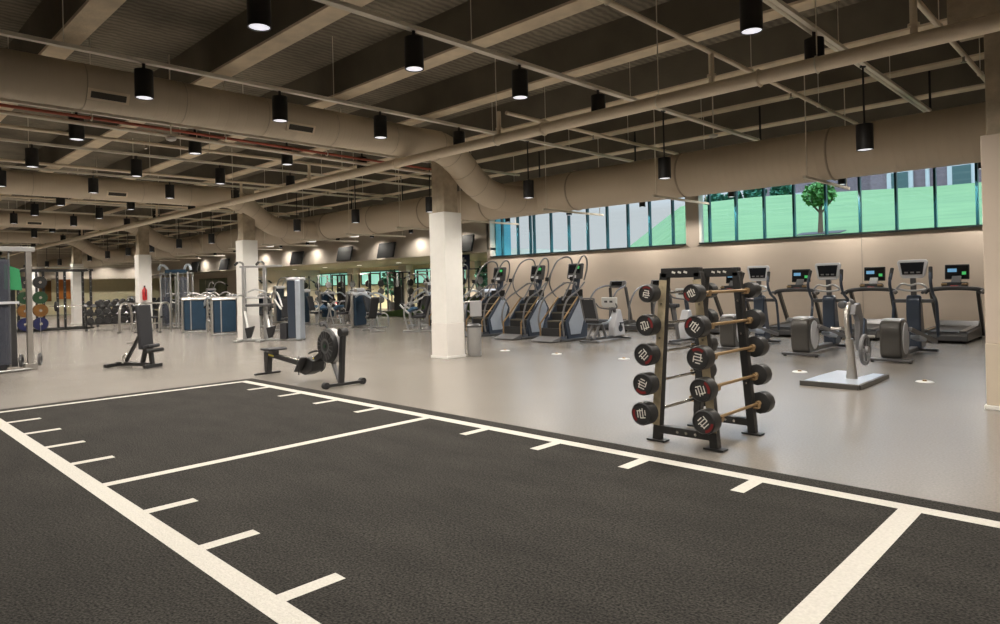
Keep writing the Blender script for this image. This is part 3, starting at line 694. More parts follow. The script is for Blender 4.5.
# ---- treadmill (user faces the window wall, +y)
def make_treadmill():
    t = thing('treadmill', 'x', 'treadmill', (0, 0, 0))
    for q in (-1, 1):
        for y in (-.95, .9): mb('rubber').cyl((q*.36, y, 0), (q*.36, y, .06), .035, 10).build('leveling_foot', t)
    mb('dark_grey').prism([(-1.05, .05), (-1.05, .17), (-.98, .24), (.62, .28), (.62, .05)], 'yz', -.44, .44).build('deck', t, bevel=.02)
    mb('belt').box((0, -.2, .262), (.52, 1.62, .012), rx=.022).build('belt', t)
    for q in (-1, 1): mb('warm_grey').box((q*.34, -.2, .275), (.13, 1.6, .02), rx=.022).build('side_rail', t, bevel=.006)
    mb('tan_metal').box((-.30, -.62, .283), (.03, .62, .008), rx=.022).build('rail_reflection', t)  # tan reflection painted as a strip along the belt
    mb('mid_grey').prism([(.50, .06), (.48, .27), (.62, .40), (.90, .38), (1.0, .20), (1.0, .06)], 'yz', -.42, .42).build('motor_hood', t, bevel=.04, seg=3)
    for q in (-1, 1):
        mb('warm_grey').bar((q*.43, .90, .06), (q*.45, .22, 1.10), .075, .13).build('upright', t, bevel=.02)
        mb('dark_grey').tube(bez([(q*.55, .20, 1.09), (q*.56, .05, 1.10), (q*.55, -.14, 1.07)], 5), .034, 10).build('handrail', t)
    mb('dark_grey').tube(bez([(-.57, .16, 1.06), (-.50, .20, 1.12), (-.3, .22, 1.15), (0, .24, 1.16), (.3, .22, 1.15), (.50, .20, 1.12), (.57, .16, 1.06)], 6), .045, 10, flat=1.1).build('console_arch', t)
    mb('black_metal').box((0, .32, 1.22), (.50, .12, .13), rx=-.35).use('red_plastic').box((0, .25, 1.20), (.16, .02, .03)).use('tan_metal').box((-.2, .25, 1.25), (.12, .02, .05)).box((.2, .25, 1.25), (.12, .02, .05)).build('control_panel', t, bevel=.01)
    mb('dark_grey').bar((0, .40, 1.24), (0, .56, 1.42), .18, .06).build('screen_neck', t)
    s_ = mb('black_metal').box((0, .60, 1.53), (.48, .05, .35), rx=-.12).build('screen_housing', t, bevel=.015)
    mb('screen_dark').box((0, .569, 1.53), (.43, .006, .29), rx=-.12).build('screen', s_, smooth=False)
    mb('screen_lit').box((-.09, .563, 1.57), (.18, .004, .08), rx=-.12).build('screen_picture', s_, smooth=False)
    mb('screen_green').box((.14, .563, 1.50), (.08, .004, .07), rx=-.12).build('screen_picture', s_, smooth=False)
    return t
tm = make_treadmill()
for x, l in ((-3.20, 'black treadmill with bright touch screen, nearest the right column'), (-4.93, 'black treadmill with bright touch screen, between the two ellipticals'), (-6.72, 'black treadmill with bright touch screen, behind the left elliptical'), (-8.6, 'black treadmill mostly hidden behind the barbell rack')):
    place(tm, (x, 17.95, 0), 0, l, 'treadmills along the window wall')
def make_treadmill_b():
    t = thing('treadmill', 'x', 'treadmill', (0, 0, 0))
    for q in (-1, 1):
        for y in (-.85, .85): mb('rubber').cyl((q*.34, y, 0), (q*.34, y, .06), .035, 10).build('leveling_foot', t)
    mb('dark_grey').prism([(-.95, .05), (-.95, .18), (.7, .24), (.9, .22), (.95, .05)], 'yz', -.42, .42).build('deck', t, bevel=.02)
    mb('belt').box((0, -.15, .235), (.52, 1.5, .012), rx=.03).build('belt', t)
    for q in (-1, 1):
        mb('mid_grey').tube(bez([(q*.42, -.55, .24), (q*.43, -.50, .75), (q*.43, -.15, 1.18), (q*.42, .3, 1.33), (q*.3, .52, 1.36)], 6), .028, 8).build('handrail', t)
        mb('dark_grey').bar((q*.38, .75, .1), (q*.30, .55, 1.3), .07, .1).build('upright', t, bevel=.015)
    c = mb('mid_grey').box((0, .56, 1.40), (.60, .12, .22), rx=-.35).build('console', t, bevel=.03)
    mb('screen_dark').box((0, .49, 1.42), (.40, .01, .13), rx=-.35).build('screen', c, smooth=False)
    return t
tb = make_treadmill_b()
for x, l in ((-12.45, 'treadmill with curved tube rails behind the recumbent bike'), (-10.9, 'treadmill with curved tube rails right of the recumbent bike')):
    place(tb, (x, 17.75, 0), 0, l, 'treadmills along the window wall')

# ---- elliptical cross trainer
def make_elliptical():
    t = thing('elliptical_trainer', 'x', 'elliptical', (0, 0, 0))
    prof = [(-.28, .07), (-.33, .16), (-.34, .60), (-.30, .70), (-.20, .735), (.02, .735), (.14, .70), (.24, .55), (.26, .30), (.20, .10), (.12, .07)]
    mb('warm_grey').prism(prof, 'yz', -.165, .165).build('rear_housing', t, bevel=.035, seg=3)
    mb('light_grey').prism([(-.26, .700), (-.24, .748), (.04, .748), (.12, .715), (.0, .70)], 'yz', -.14, .14).build('housing_cap', t, bevel=.012)
    for q in (-1, 1):
        d = mb('light_grey').lathe([(.001, .018), (.20, .018), (.24, .012), (.25, -.012)], (0, 0, 0), (q, 0, 0), n=32); 
        o = d.build('side_disc', t); o.location = (q*.165, -.02, .40); o.scale = (1, .82, 1.12)
    mb('dark_grey').bar((-.34, -.30, .045), (.34, -.30, .045), .11, .045).build('rear_foot', t, bevel=.012)
    for q in (-1, 1): mb('rubber').cyl((q*.29, -.30, 0), (q*.29, -.30, .03), .03, 12).build('leveling_foot', t)
    mb('mid_grey').bar((0, .1, .10), (0, 1.68, .10), .13, .09).build('base_rail', t, bevel=.015)
    mb('dark_grey').bar((-.30, 1.72, .045), (.30, 1.72, .045), .11, .05).build('front_foot', t, bevel=.012)
    mb('navy').prism([(1.30, .10), (1.28, .60), (1.28, 1.05), (1.35, 1.12), (1.46, 1.08), (1.56, .60), (1.68, .10)], 'yz', -.12, .12).build('front_tower', t, bevel=.035, seg=3)
    mb('dark_grey').bar((0, 1.38, 1.08), (0, 1.34, 1.50), .09, .08).build('console_neck', t, bevel=.01)
    c = mb('light_grey').prism([(-.20, 1.47), (-.16, 1.43), (.16, 1.43), (.20, 1.47), (.255, 1.73), (.225, 1.78), (-.225, 1.78), (-.255, 1.73)], 'xz', 1.30, 1.36).build('console', t, bevel=.012)
    mb('screen_dark').prism([(-.165, 1.50), (.165, 1.50), (.20, 1.73), (-.20, 1.73)], 'xz', 1.290, 1.299).build('screen', c, smooth=False)
    for k in range(3): mb('mid_grey').box((-.10+.10*k, 1.286, 1.54), (.06, .006, .03)).build('button', c, smooth=False)
    mb('silver').tube(bez([(-.25, 1.22, 1.24), (-.14, 1.16, 1.33), (0, 1.14, 1.30), (.14, 1.16, 1.33), (.25, 1.22, 1.24), (.1, 1.28, 1.20), (-.1, 1.28, 1.20), (-.25, 1.22, 1.24)], 4), .020, 8).build('fixed_handle', t)
    mb('dark_grey').bar((-.34, 1.40, 1.00), (.34, 1.40, 1.00), .07, .07).build('pivot_axle', t, bevel=.01)
    for q in (-1, 1):
        mb('navy').tube(bez([(q*.34, 1.36+q*.2, .32), (q*.35, 1.42+q*.06, .75), (q*.35, 1.40, 1.0), (q*.36, 1.2-q*.1, 1.15), (q*.36, 1.08-q*.12, 1.36), (q*.34, 1.2-q*.12, 1.62)], 5), .028, 8).build('swing_arm', t)
        mb('rubber').tube(bez([(q*.358, 1.10-q*.12, 1.42), (q*.35, 1.15-q*.12, 1.52), (q*.34, 1.2-q*.12, 1.63)], 4), .033, 8).build('grip', t)
        mb('mid_grey').bar((q*.22, .05, .60-q*.04), (q*.30, 1.50+q*.08, .22), .06, .075).build('pedal_arm', t, bevel=.01)
        mb('silver_blue').prism([(.45, .36), (.45, .43), (.85, .36), (.98, .42), (1.0, .38), (.87, .28)], 'yz', q*.21-.08, q*.21+.08).build('foot_pedal', t, bevel=.012)
    return t
el = make_elliptical()
for x, y, l in ((-3.20, 13.15, 'grey elliptical cross trainer nearest the right column'), (-4.76, 13.3, 'grey elliptical cross trainer left of the other, behind the silver ergometer'), (-6.35, 13.6, 'elliptical cross trainer partly hidden behind the barbell rack')):
    place(el, (x, y, 0), 0, l, 'elliptical trainers')

# ---- upright and recumbent bikes
def bike_front(t, dy, h=.78):
    mb('light_grey').prism([(dy-.22, .10), (dy-.20, .42), (dy-.02, h), (dy+.10, h), (dy+.24, .36), (dy+.28, .10)], 'yz', -.10, .10).build('drive_housing', t, bevel=.03, seg=3)
    for q in (-1, 1):
        mb('navy').lathe([(.001, 0), (.085, 0), (.095, -.01)], (q*.112, dy+.06, .30), (q, 0, 0), n=20).build('drive_disc', t)
        mb('dark_grey').bar((q*.13, dy+.06, .30), (q*.15, dy+.06-q*.08, .30+q*.14), .03, .025).box((q*.20, dy+.06-q*.08, .30+q*.14), (.10, .09, .03)).build('pedal', t, bevel=.005)
def make_recumbent():
    t = thing('recumbent_bike', 'x', 'exercise bike', (0, 0, 0))
    bike_front(t, .55)
    mb('dark_grey').bar((0, -.62, .09), (0, .75, .09), .10, .06).build('base_rail', t, bevel=.01)
    for y in (-.62, .78): mb('dark_grey').bar((-.27, y, .04), (.27, y, .04), .08, .045).build('foot', t, bevel=.01)
    for q in (-1, 1): mb('mid_grey').bar((q*.10, -.55, .10), (q*.10, -.30, .46), .06, .05).bar((q*.1, -.05, .10), (q*.10, -.20, .46), .06, .05).build('seat_leg', t, bevel=.008)
    mb('charcoal_pad').box((0, -.28, .52), (.42, .42, .09)).build('seat', t, bevel=.03, seg=3)
    b_ = mb('mid_grey').bar((-.20, -.50, .56), (-.20, -.66, 1.10), .04, .05).bar((.20, -.50, .56), (.20, -.66, 1.10), .04, .05).bar((-.2, -.66, 1.1), (.2, -.66, 1.1), .05, .04).bar((-.2, -.5, .57), (.2, -.5, .57), .05, .04).build('back_frame', t, bevel=.01)
    mb('charcoal_pad').bar((0, -.515, .60), (0, -.648, 1.07), .36, .02, up=(0, 1, 0)).build('mesh_back', b_)
    mb('silver_blue').tube(bez([(-.34, -.15, .62), (-.32, -.30, .50), (0, -.38, .46), (.32, -.30, .50), (.34, -.15, .62)], 5), .022, 8).build('side_handle', t)
    mb('dark_grey').bar((0, .52, .72), (0, .30, 1.02), .07, .07).build('console_neck', t, bevel=.01)
    c = mb('white_plastic').prism([(-.19, .84), (.19, .84), (.23, .92), (.23, 1.10), (-.23, 1.10), (-.23, .92)], 'xz', .24, .31).build('console', t, bevel=.02, seg=3)
    for q in (-1, 1): mb('dark_grey').box((q*.08, .236, .99), (.09, .008, .05)).build('screen', c, smooth=False)
    mb('mid_grey').tube(bez([(-.30, .12, .95), (-.26, .22, .84), (0, .30, .80), (.26, .22, .84), (.30, .12, .95)], 5), .02, 8).build('handlebar', t)
    return t
rb = make_recumbent()
place(rb, (-9.88, 13.85, 0), 0, 'recumbent exercise bike with white console right of the stair climbers', 'exercise bikes')
def make_upright():
    t = thing('upright_bike', 'x', 'exercise bike', (0, 0, 0))
    bike_front(t, .25)
    mb('dark_grey').bar((0, -.50, .08), (0, .60, .08), .09, .06).build('base_rail', t, bevel=.01)
    for y in (-.5, .6): mb('dark_grey').bar((-.26, y, .04), (.26, y, .04), .08, .045).build('foot', t, bevel=.01)
    mb('mid_grey').bar((0, -.12, .10), (0, -.30, .86), .07, .07).build('seat_post', t, bevel=.01)
    mb('charcoal_pad').prism([(-.16, -.44), (.16, -.44), (.06, -.12), (-.06, -.12)], 'xy', .86, .95).build('saddle', t, bevel=.025, seg=3)
    mb('navy').bar((0, .36, .70), (0, .26, 1.10), .08, .07).build('console_neck', t, bevel=.01)
    c = mb('white_plastic').prism([(-.20, 1.05), (.20, 1.05), (.24, 1.13), (.24, 1.30), (-.24, 1.30), (-.24, 1.13)], 'xz', .20, .27).build('console', t, bevel=.02, seg=3)
    mb('screen_dark').box((0, .196, 1.20), (.3, .008, .10)).build('screen', c, smooth=False)
    mb('mid_grey').tube(bez([(-.25, -.05, 1.18), (-.25, .12, 1.08), (0, .22, 1.04), (.25, .12, 1.08), (.25, -.05, 1.18)], 5), .02, 8).build('handlebar', t)
    return t
ub = make_upright()
place(ub, (-7.95, 14.25, 0), 0, 'upright exercise bike with white console seen through the barbell rack', 'exercise bikes')

# ---- stair climber
def make_stair():
    t = thing('stair_climber', 'x', 'stair climber', (0, 0, 0))
    side = [(-.60, .05), (-.62, .42), (.18, 1.10), (.34, 1.12), (.52, .86), (.52, .05)]
    for q in (-1, 1):
        mb('navy').prism([(-.30, .05), (-.36, .50), (.18, 1.10), (.34, 1.12), (.56, .80), (.50, .05)], 'yz', q*.33-.03, q*.33+.03).build('side_shroud', t, bevel=.015)
        mb('silver_blue').prism([(-.20, .16), (-.28, .48), (.19, 1.03), (.32, 1.04), (.47, .80), (.20, .16)], 'yz', q*.364-.006, q*.364+.006).build('silver_panel', t, bevel=.004)
        mb('tan_metal').tube([(q*.33, -.60, .08), (q*.33, -.60, .45), (q*.33, .16, 1.12)], .022, 8).build('edge_trim', t)
    for k in range(5):
        y = -.56+.20*k; z = .30+.205*k
        s_ = mb('step_tread').box((0, y+.10, z), (.56, .23, .035)).use('black_metal').box((0, y+.20, z+.10), (.56, .02, .19))
        s_.build('step', t, bevel=.004)
    mb('black_metal').box((0, -.585, .19), (.58, .04, .30)).build('front_kick', t, bevel=.006)
    mb('mid_grey').prism([(-.98, .02), (-.98, .045), (-.60, .14), (-.60, .02)], 'yz', -.36, .36).build('entry_step', t, bevel=.006)
    mb('dark_grey').box((0, .0, .035), (.82, 1.30, .05)).build('base_frame', t, bevel=.01)
    for q in (-1, 1):
        mb('mid_grey').tube(bez([(q*.38, -.50, .12), (q*.40, -.58, .60), (q*.40, -.38, 1.05), (q*.40, .1, 1.30), (q*.34, .45, 1.50)], 6), .024, 8).build('lower_handrail', t)
        mb('mid_grey').tube(bez([(q*.39, -.55, 1.06), (q*.40, -.22, 1.48), (q*.40, .0, 1.80), (q*.38, .22, 2.08), (q*.30, .50, 2.20), (q*.26, .68, 2.12), (q*.24, .70, 1.85), (q*.20, .62, 1.55)], 6), .022, 8).build('upper_handrail', t)
        mb('mid_grey').tube(bez([(q*.40, -.02, 1.76), (q*.40, -.10, 1.50), (q*.40, .02, 1.25), (q*.36, .2, 1.08)], 5), .018, 8).build('brace_rail', t)
        mb('rubber').box((q*.41, -.19, 1.60), (.07, .07, .10)).build('stop_button', t, bevel=.01)
    mb('navy').bar((0, .42, 1.05), (0, .58, 1.62), .16, .12).build('console_mast', t, bevel=.02)
    c = mb('dark_grey').box((0, .52, 1.80), (.48, .08, .42), rx=-.2).build('console', t, bevel=.02)
    mb('screen_dark').box((0, .472, 1.86), (.36, .01, .22), rx=-.2).build('screen', c, smooth=False)
    mb('screen_green').box((.12, .462, 1.90), (.10, .01, .07), rx=-.2).build('screen_picture', c, smooth=False)
    mb('light_grey').box((-.06, .455, 1.66), (.26, .02, .08), rx=-.2).build('keypad', c, smooth=False)
    mb('mid_grey').tube(bez([(-.26, .20, 1.42), (-.16, .32, 1.50), (0, .36, 1.48), (.16, .32, 1.50), (.26, .20, 1.42)], 5), .02, 8).build('front_grip', t)
    return t
st = make_stair()
for x, y, l in ((-11.05, 13.75, 'tall stair climber with arched rails, nearest the recumbent bike'), (-12.48, 13.85, 'tall stair climber with arched rails, middle one of three'), (-14.15, 14.0, 'stair climber partly hidden by the waste bin and white column'), (-17.3, 15.2, 'farthest stair climber mostly hidden behind the white column')):
    place(st, (x, y, 0), 0, l, 'stair climbers')
# ---- cleaning station and waste bin behind the near white column
t = thing('waste_bin', 'grey metal waste bin standing right behind the near white column', 'waste bin', (-10.29, 9.74, 0))
mb('silver').lathe([(.13, 0), (.145, .02), (.155, .60), (.16, .62)], (0, 0, 0), n=28).build('bin_body', t)
mb('dark_grey').lathe([(.165, .61), (.165, .65), (.10, .69), (.08, .65)], (0, 0, 0), n=28).build('bin_lid', t)
t = thing('wipe_dispenser', 'silver wipe dispenser stand holding a grey box above the waste bin', 'dispenser', (-10.29, 9.74, 0))
mb('steel').tube(bez([(-.14, -.16, .02), (-.14, -.16, .9), (-.13, -.16, 1.12), (.0, -.02, 1.16)], 5), .018, 8).build('stand_pole', t)
mb('steel').box((-.10, -.14, .012), (.20, .16, .02)).build('base_plate', t)
mb('grey_plastic').box((.03, .04, 1.0), (.24, .20, .34), rz=.7).build('wipe_box', t, bevel=.02)
# ---- fire extinguisher on the third column
t = thing('fire_extinguisher', 'small red fire extinguisher fixed to the third white column', 'fire extinguisher', (-28.84, 9.2, 1.2))
mb('red_plastic').lathe([(.07, 0), (.085, .02), (.085, .40), (.04, .48), (.03, .52)], (0, 0, 0), n=16).build('cylinder', t)
mb('black_metal').box((0, 0, .55), (.10, .03, .06)).tube([(.03, 0, .52), (.11, 0, .40), (.10, 0, .15)], .012, 6).build('valve', t)

# ---- dip and chin assist machine beside the second column
t = thing('dip_chin_machine', 'silver assisted dip and chin machine in front of the second white column', 'exercise machine', (-18.62, 9.42, 0), math.radians(40))
for i, x in enumerate((-.84, -.20)):
    mb('silver').bar((x, 0, .03), (x, 0, 2.18), .11, .09).build('upright', t, bevel=.02)
    mb('silver').tube(bez([(x, 0, 2.12), (x, -.03, 2.26), (x, -.14, 2.32), (x, -.34, 2.32), (x, -.50, 2.26)], 5), .03, 8).build('top_arm', t)
    mb('rubber').cyl((x, -.40, 2.31), (x, -.54, 2.24), .036, 10).build('grip', t)
    mb('silver').tube(bez([(x, -.02, 1.30), (x, -.20, 1.36), (x, -.45, 1.34), (x+.02, -.55, 1.28)], 5), .028, 8).build('dip_bar', t)
    mb('white_plastic').bar((x+.04, -.06, .88), (x+.28, -.40, .40), .07, .06).build('step_lever', t, bevel=.01)
    mb('black_metal').prism([(x+.20, .40), (x+.48, .46), (x+.36, .12), (x+.26, .10)], 'xz', -.46, -.34).build('foot_step', t, bevel=.015)
mb('silver').bar((-.95, -.02, 2.20), (.35, -.02, 2.20), .05, .06).build('top_bar', t, bevel=.01)
mb('silver').tube(bez([(-.70, -.05, 1.45), (-.45, -.1, 1.52), (-.2, -.05, 1.45)], 5), .025, 8).tube([(-.88, -.02, 1.28), (-.1, -.02, 1.28)], .03, 8).build('crossbar', t)
mb('dark_grey').prism([(-.62, -.45), (.14, -.45), (.10, -.05), (-.58, -.05)], 'xy', 1.02, 1.10).build('knee_pad', t, bevel=.03, seg=3)
mb('silver').bar((-1.05, -.10, .03), (.95, -.10, .03), .12, .05).bar((-.88, -.60, .03), (-.88, .40, .03), .12, .05).bar((-.2, -.60, .03), (-.2, .40, .03), .12, .05).build('base_frame', t, bevel=.01)
mb('navy').box((.66, .0, .92), (.26, .34, 1.72)).build('stack_shroud', t, bevel=.03)
mb('silver_blue').box((.86, -.02, .90), (.16, .38, 1.76)).build('stack_cover', t, bevel=.03)
mb('light_grey').prism([(.50, 1.76), (.54, 1.84), (.96, 1.84), (.98, 1.76)], 'xz', -.19, .19).build('top_cap', t, bevel=.02)
mb('charcoal_pad').box((.40, -.04, .28), (.20, .3, .46)).build('weight_plates', t, bevel=.01)

# ---- selectorized strength machines
def make_selector(kind, panel):
    t = thing('strength_machine', 'x', 'strength machine', (0, 0, 0))
    # weight tower on the left (-x), seat and arms towards +x
    mb('silver').bar((-.62, -.42, .03), (-.62, .42, .03), .10, .05).bar((-.62, 0, .03), (.75, 0, .03), .10, .05).build('base_frame', t, bevel=.01)
    H = {'wide': 1.28, 'press': 1.30, 'curl': 1.45, 'tall': 1.62}[kind]
    W = {'wide': .84, 'press': .72, 'curl': .55, 'tall': .50}[kind]
    for q in (-1, 1): mb('steel').bar((-.55, q*(W/2), .04), (-.55, q*(W/2), H), .12, .07).build('tower_post', t, bevel=.015)
    mb(panel).prism([(-.60, .08), (-.60, H-.08), (-.42, H-.08), (-.42, .08)], 'xz', -(W-.09)/2, (W-.09)/2).build('shroud', t, bevel=.05, seg=3)
    mb('silver').box((-.606, W*.16, H/2), (.012, .035, H-.2)).build('shroud_strip', t)
    mb('light_grey' if kind != 'wide' else 'steel').prism([(-.64, H-.10), (-.62, H-.02), (-.56, H+.03), (-.46, H+.03), (-.41, H-.02), (-.40, H-.10)], 'xz', -W/2-.03, W/2+.03).build('tower_cap', t, bevel=.025)
    mb('charcoal_pad').box((.20, 0, .50), (.42, .40, .09)).build('seat', t, bevel=.03, seg=3)
    mb('silver').bar((.20, 0, .05), (.20, 0, .46), .09, .09).build('seat_post', t, bevel=.01)
    mb('charcoal_pad').bar((-.02, 0, .58), (-.18, 0, 1.18), .32, .08, up=(1, 0, 0)).build('backrest', t, bevel=.03, seg=3)
    mb('silver').bar((-.05, 0, .45), (-.26, 0, 1.15), .06, .06).build('back_frame', t, bevel=.01)
    if kind in ('wide', 'press'):
        for q in (-1, 1):
            mb('silver_blue').tube(bez([(-.40, q*.30, 1.15), (-.05, q*.40, 1.28), (.38, q*.40, 1.12), (.62, q*.34, .98)], 5), .035, 8).build('press_arm', t)
            mb('rubber').cyl((.56, q*.34, 1.02), (.70, q*.33, .93), .042, 10).build('grip', t)
            mb('silver').tube(bez([(.20, q*.28, .42), (.42, q*.30, .52), (.60, q*.30, .40), (.62, q*.30, .06)], 5), .026, 8).build('side_frame', t)
    elif kind == 'curl':
        mb('blue_pad').box((.45, 0, .72), (.30, .50, .10), ry=.5).build('arm_pad', t, bevel=.03, seg=3)
        for q in (-1, 1):
            mb('silver').tube(bez([(.50, q*.26, .10), (.62, q*.28, .60), (.52, q*.26, .92), (.28, q*.22, .98)], 5), .03, 8).build('side_frame', t)
            mb('white_plastic').bar((.45, q*.30, .62), (.80, q*.20, .92), .05, .05).build('press_arm', t, bevel=.01)
        mb('rubber').cyl((.80, -.25, .92), (.80, .25, .92), .035, 10).build('grip', t)
    else:
        for q in (-1, 1):
            mb('silver').tube(bez([(-.50, q*.16, H), (-.30, q*.2, H+.32), (.1, q*.28, H+.38), (.42, q*.42, H+.22)], 5), .03, 8).build('press_arm', t)
            mb('rubber').cyl((.38, q*.40, H+.25), (.50, q*.46, H+.15), .038, 10).build('grip', t)
        mb('dark_grey').cyl((.42, -.24, .66), (.42, .24, .66), .07, 14).build('thigh_roller', t)
        mb('steel').bar((.42, 0, .05), (.42, 0, .66), .06, .06).build('roller_post', t, bevel=.01)
    return t
PR = {}
def sm(kind, panel, x, y, rz, label, s=1.0):
    k = kind+panel
    if k not in PR: PR[k] = make_selector(kind, panel)
    o = place(PR[k], (x, y, 0), math.radians(rz), label, 'strength machines'); o.scale = (s, s, s)
    return o
sm('wide', 'blue_panel', -25.5, 9.95, 150, 'strength machine with dark blue shroud and white cap, behind the bench')
sm('wide', 'blue_panel', -23.15, 9.80, 172, 'strength machine with blue shroud, just left of the second white column')
sm('press', 'blue_panel', -20.75, 14.35, 15, 'chest press machine with blue shroud and pale blue arms, right of the rower')
sm('curl', 'mid_grey', -22.6, 14.6, 205, 'beige curl machine left of the blue chest press machine')
sm('curl', 'blue_panel', -24.9, 14.4, 15, 'curl machine with blue pads just right of the assisted dip machine')
sm('tall', 'navy', -27.3, 14.6, 20, 'tall strength machine with navy shroud behind the assisted dip machine')
sm('tall', 'navy', -22.4, 18.0, 200, 'tall pulldown machine with navy shroud under the blue wall sign')
sm('press', 'mid_grey', -20.6, 17.2, 190, 'grey leg extension machine behind the chest press machine')
sm('curl', 'navy', -17.0, 13.9, 215, 'dark abdominal machine at the left edge of the near white column')
sm('press', 'navy', -30.6, 14.0, 25, 'navy press machine seen behind the two blue shrouds')
sm('wide', 'mid_grey', -33.2, 13.2, -20, 'grey wide machine far back left of the blue shrouds')
sm('curl', 'mid_grey', -36.6, 14.2, 40, 'grey curl machine far back near the third white column')
sm('press', 'blue_panel', -28.2, 17.4, 0, 'blue press machine close to the low recess, left of centre')
sm('tall', 'mid_grey', -31.8, 17.8, 0, 'tall grey pulldown machine close to the low recess')
sm('press', 'mid_grey', -25.2, 17.0, 10, 'grey press machine close to the low recess, behind the curl machine')
sm('tall', 'blue_panel', -39.5, 16.5, 10, 'distant tall blue machine at the far back left')
sm('wide', 'navy', -43.0, 13.4, 0, 'distant navy machine near the orange wall panels')
# leg press beside the blue shrouds: pale frames at right
def plate_loaded(x, y, rz, label):
    t = thing('plate_loaded_machine', label, 'strength machine', (x, y, 0), math.radians(rz), 'plate loaded machines')
    mb('silver').bar((-.6, -.35, .04), (-.6, .35, .04), .09, .07).bar((-.6, 0, .04), (.8, 0, .04), .09, .07).bar((.8, -.35, .04), (.8, .35, .04), .09, .07).build('base_frame', t, bevel=.01)
    for q in (-1, 1):
        mb('silver').tube(bez([(-.6, q*.32, .05), (-.55, q*.35, 1.0), (-.2, q*.35, 1.42), (.3, q*.35, 1.30), (.6, q*.32, .9)], 5), .035, 8).build('side_frame', t)
        mb('rubber').lathe([(.02, 0), (.2, .0), (.21, .02), (.2, .05), (.02, .05)], (-.45, q*.42, .95), (0, q, 0), n=20).build('weight_plate', t)
        mb('white_plastic').bar((-.3, q*.30, 1.15), (.62, q*.36, .82), .06, .05).build('lever_arm', t, bevel=.01)
    mb('charcoal_pad').box((.25, 0, .46), (.42, .4, .09)).build('seat', t, bevel=.03, seg=3)
    mb('charcoal_pad').bar((.02, 0, .52), (-.16, 0, 1.15), .3, .08, up=(1, 0, 0)).build('backrest', t, bevel=.03, seg=3)
plate_loaded(-26.7, 10.6, 30, 'pale framed plate loaded press between the bench and blue shrouds')
plate_loaded(-21.9, 11.6, -10, 'pale framed plate loaded machine just left of the second column')
plate_loaded(-18.9, 15.6, 180, 'plate loaded machine seen left of the near white column')
plate_loaded(-32.2, 11.6, 40, 'plate loaded machine behind the grey tube frame at left')

plate_loaded(-29.9, 12.6, 200, 'plate loaded machine behind the shrouded machines, left of the dip machine')
sm('tall', 'navy', -25.9, 12.4, 40, 'navy tower machine directly right of the second white column')
sm('press', 'blue_panel', -18.0, 17.4, 180, 'blue press machine near the soffit corner, left of the near column')
sm('wide', 'navy', -35.2, 17.6, 10, 'wide navy machine close to the recess, far back left')
# upright folding bench at the lat area
t = thing('incline_bench', 'small dark incline bench right of the chest press machine', 'weight bench', (-18.9, 13.2, 0), math.radians(160), 'benches')
mb('silver').bar((-.5, 0, .05), (.6, 0, .05), .08, .06).bar((-.5, -.25, .04), (-.5, .25, .04), .07, .05).bar((.6, -.25, .04), (.6, .25, .04), .07, .05).build('base_frame', t, bevel=.01)
mb('silver').bar((.3, 0, .06), (.3, 0, .42), .07, .07).build('seat_post', t)
mb('charcoal_pad').box((.34, 0, .46), (.40, .30, .08)).build('seat', t, bevel=.02, seg=3)
mb('charcoal_pad').bar((.1, 0, .5), (-.30, 0, 1.15), .28, .08, up=(1, 0, 0)).build('backrest', t, bevel=.02, seg=3)

# ---- grey tubular rack just behind the bench
t = thing('tubular_stand', 'grey bent tube exercise stand directly behind the black bench', 'exercise stand', (-27.3, 8.75, 0), math.radians(38))
for x in (-.85, -.15, .75):
    mb('steel').tube(bez([(x, -.35, .02), (x, -.34, .75), (x, -.22, 1.05), (x, .0, 1.10), (x, .22, 1.05), (x, .34, .75), (x, .35, .02)], 5), .04, 8).build('bent_frame', t)
mb('steel').bar((-.85, 0, 1.1), (.75, 0, 1.1), .06, .06).bar((-.85, -.34, .35), (.75, -.34, .35), .05, .05).build('crossbar', t, bevel=.008)
for x in (-.85, -.15, .75): mb('rubber').box((x, -.35, .02), (.16, .1, .03)).build('foot_plate', t)

# ---- tall multi station with curved horns
t = thing('multi_station', 'tall silver four stack cable station left of the blue shrouds', 'cable station', (-28.6, 10.35, 0), math.radians(40))
for x in (-.58, -.16, .16, .58):
    for y in (-.18, .18): mb('silver').bar((x, y, .03), (x, y, 2.30), .06, .06).build('upright', t, bevel=.01)
for x in (-.4, .4):
    mb('charcoal_pad').box((x, 0, .75), (.24, .16, 1.1)).build('weight_stack', t, bevel=.01)
    mb('clear_plastic').box((x, -.16, 1.1), (.38, .01, 2.0)).build('clear_guard', t, smooth=False)
    mb('silver_blue').tube(bez([(x*.8, 0, 2.30), (x*1.0, -.05, 2.50), (x*1.3, -.10, 2.60), (x*1.6, -.12, 2.54), (x*1.7, -.12, 2.38)], 5), .055, 10).build('curved_horn', t)
mb('blue_panel').box((0, 0, 2.34), (.9, .2, .14)).build('name_board', t, bevel=.02)
mb('silver').bar((-.66, 0, 2.26), (.66, 0, 2.26), .07, .07).bar((-.66, 0, .04), (.66, 0, .04), .08, .06).build('frame', t, bevel=.01)
mb('charcoal_pad').box((-.55, -.55, .5), (.36, .42, .08)).bar((-.55, -.55, .04), (-.55, -.55, .46), .07, .07).build('seat', t, bevel=.02)
mb('rubber').tube(bez([(-1.05, -.15, 2.12), (-.8, -.2, 2.2), (-.3, -.2, 2.2), (-.1, -.15, 2.12)], 5), .02, 8).build('pull_bar', t)

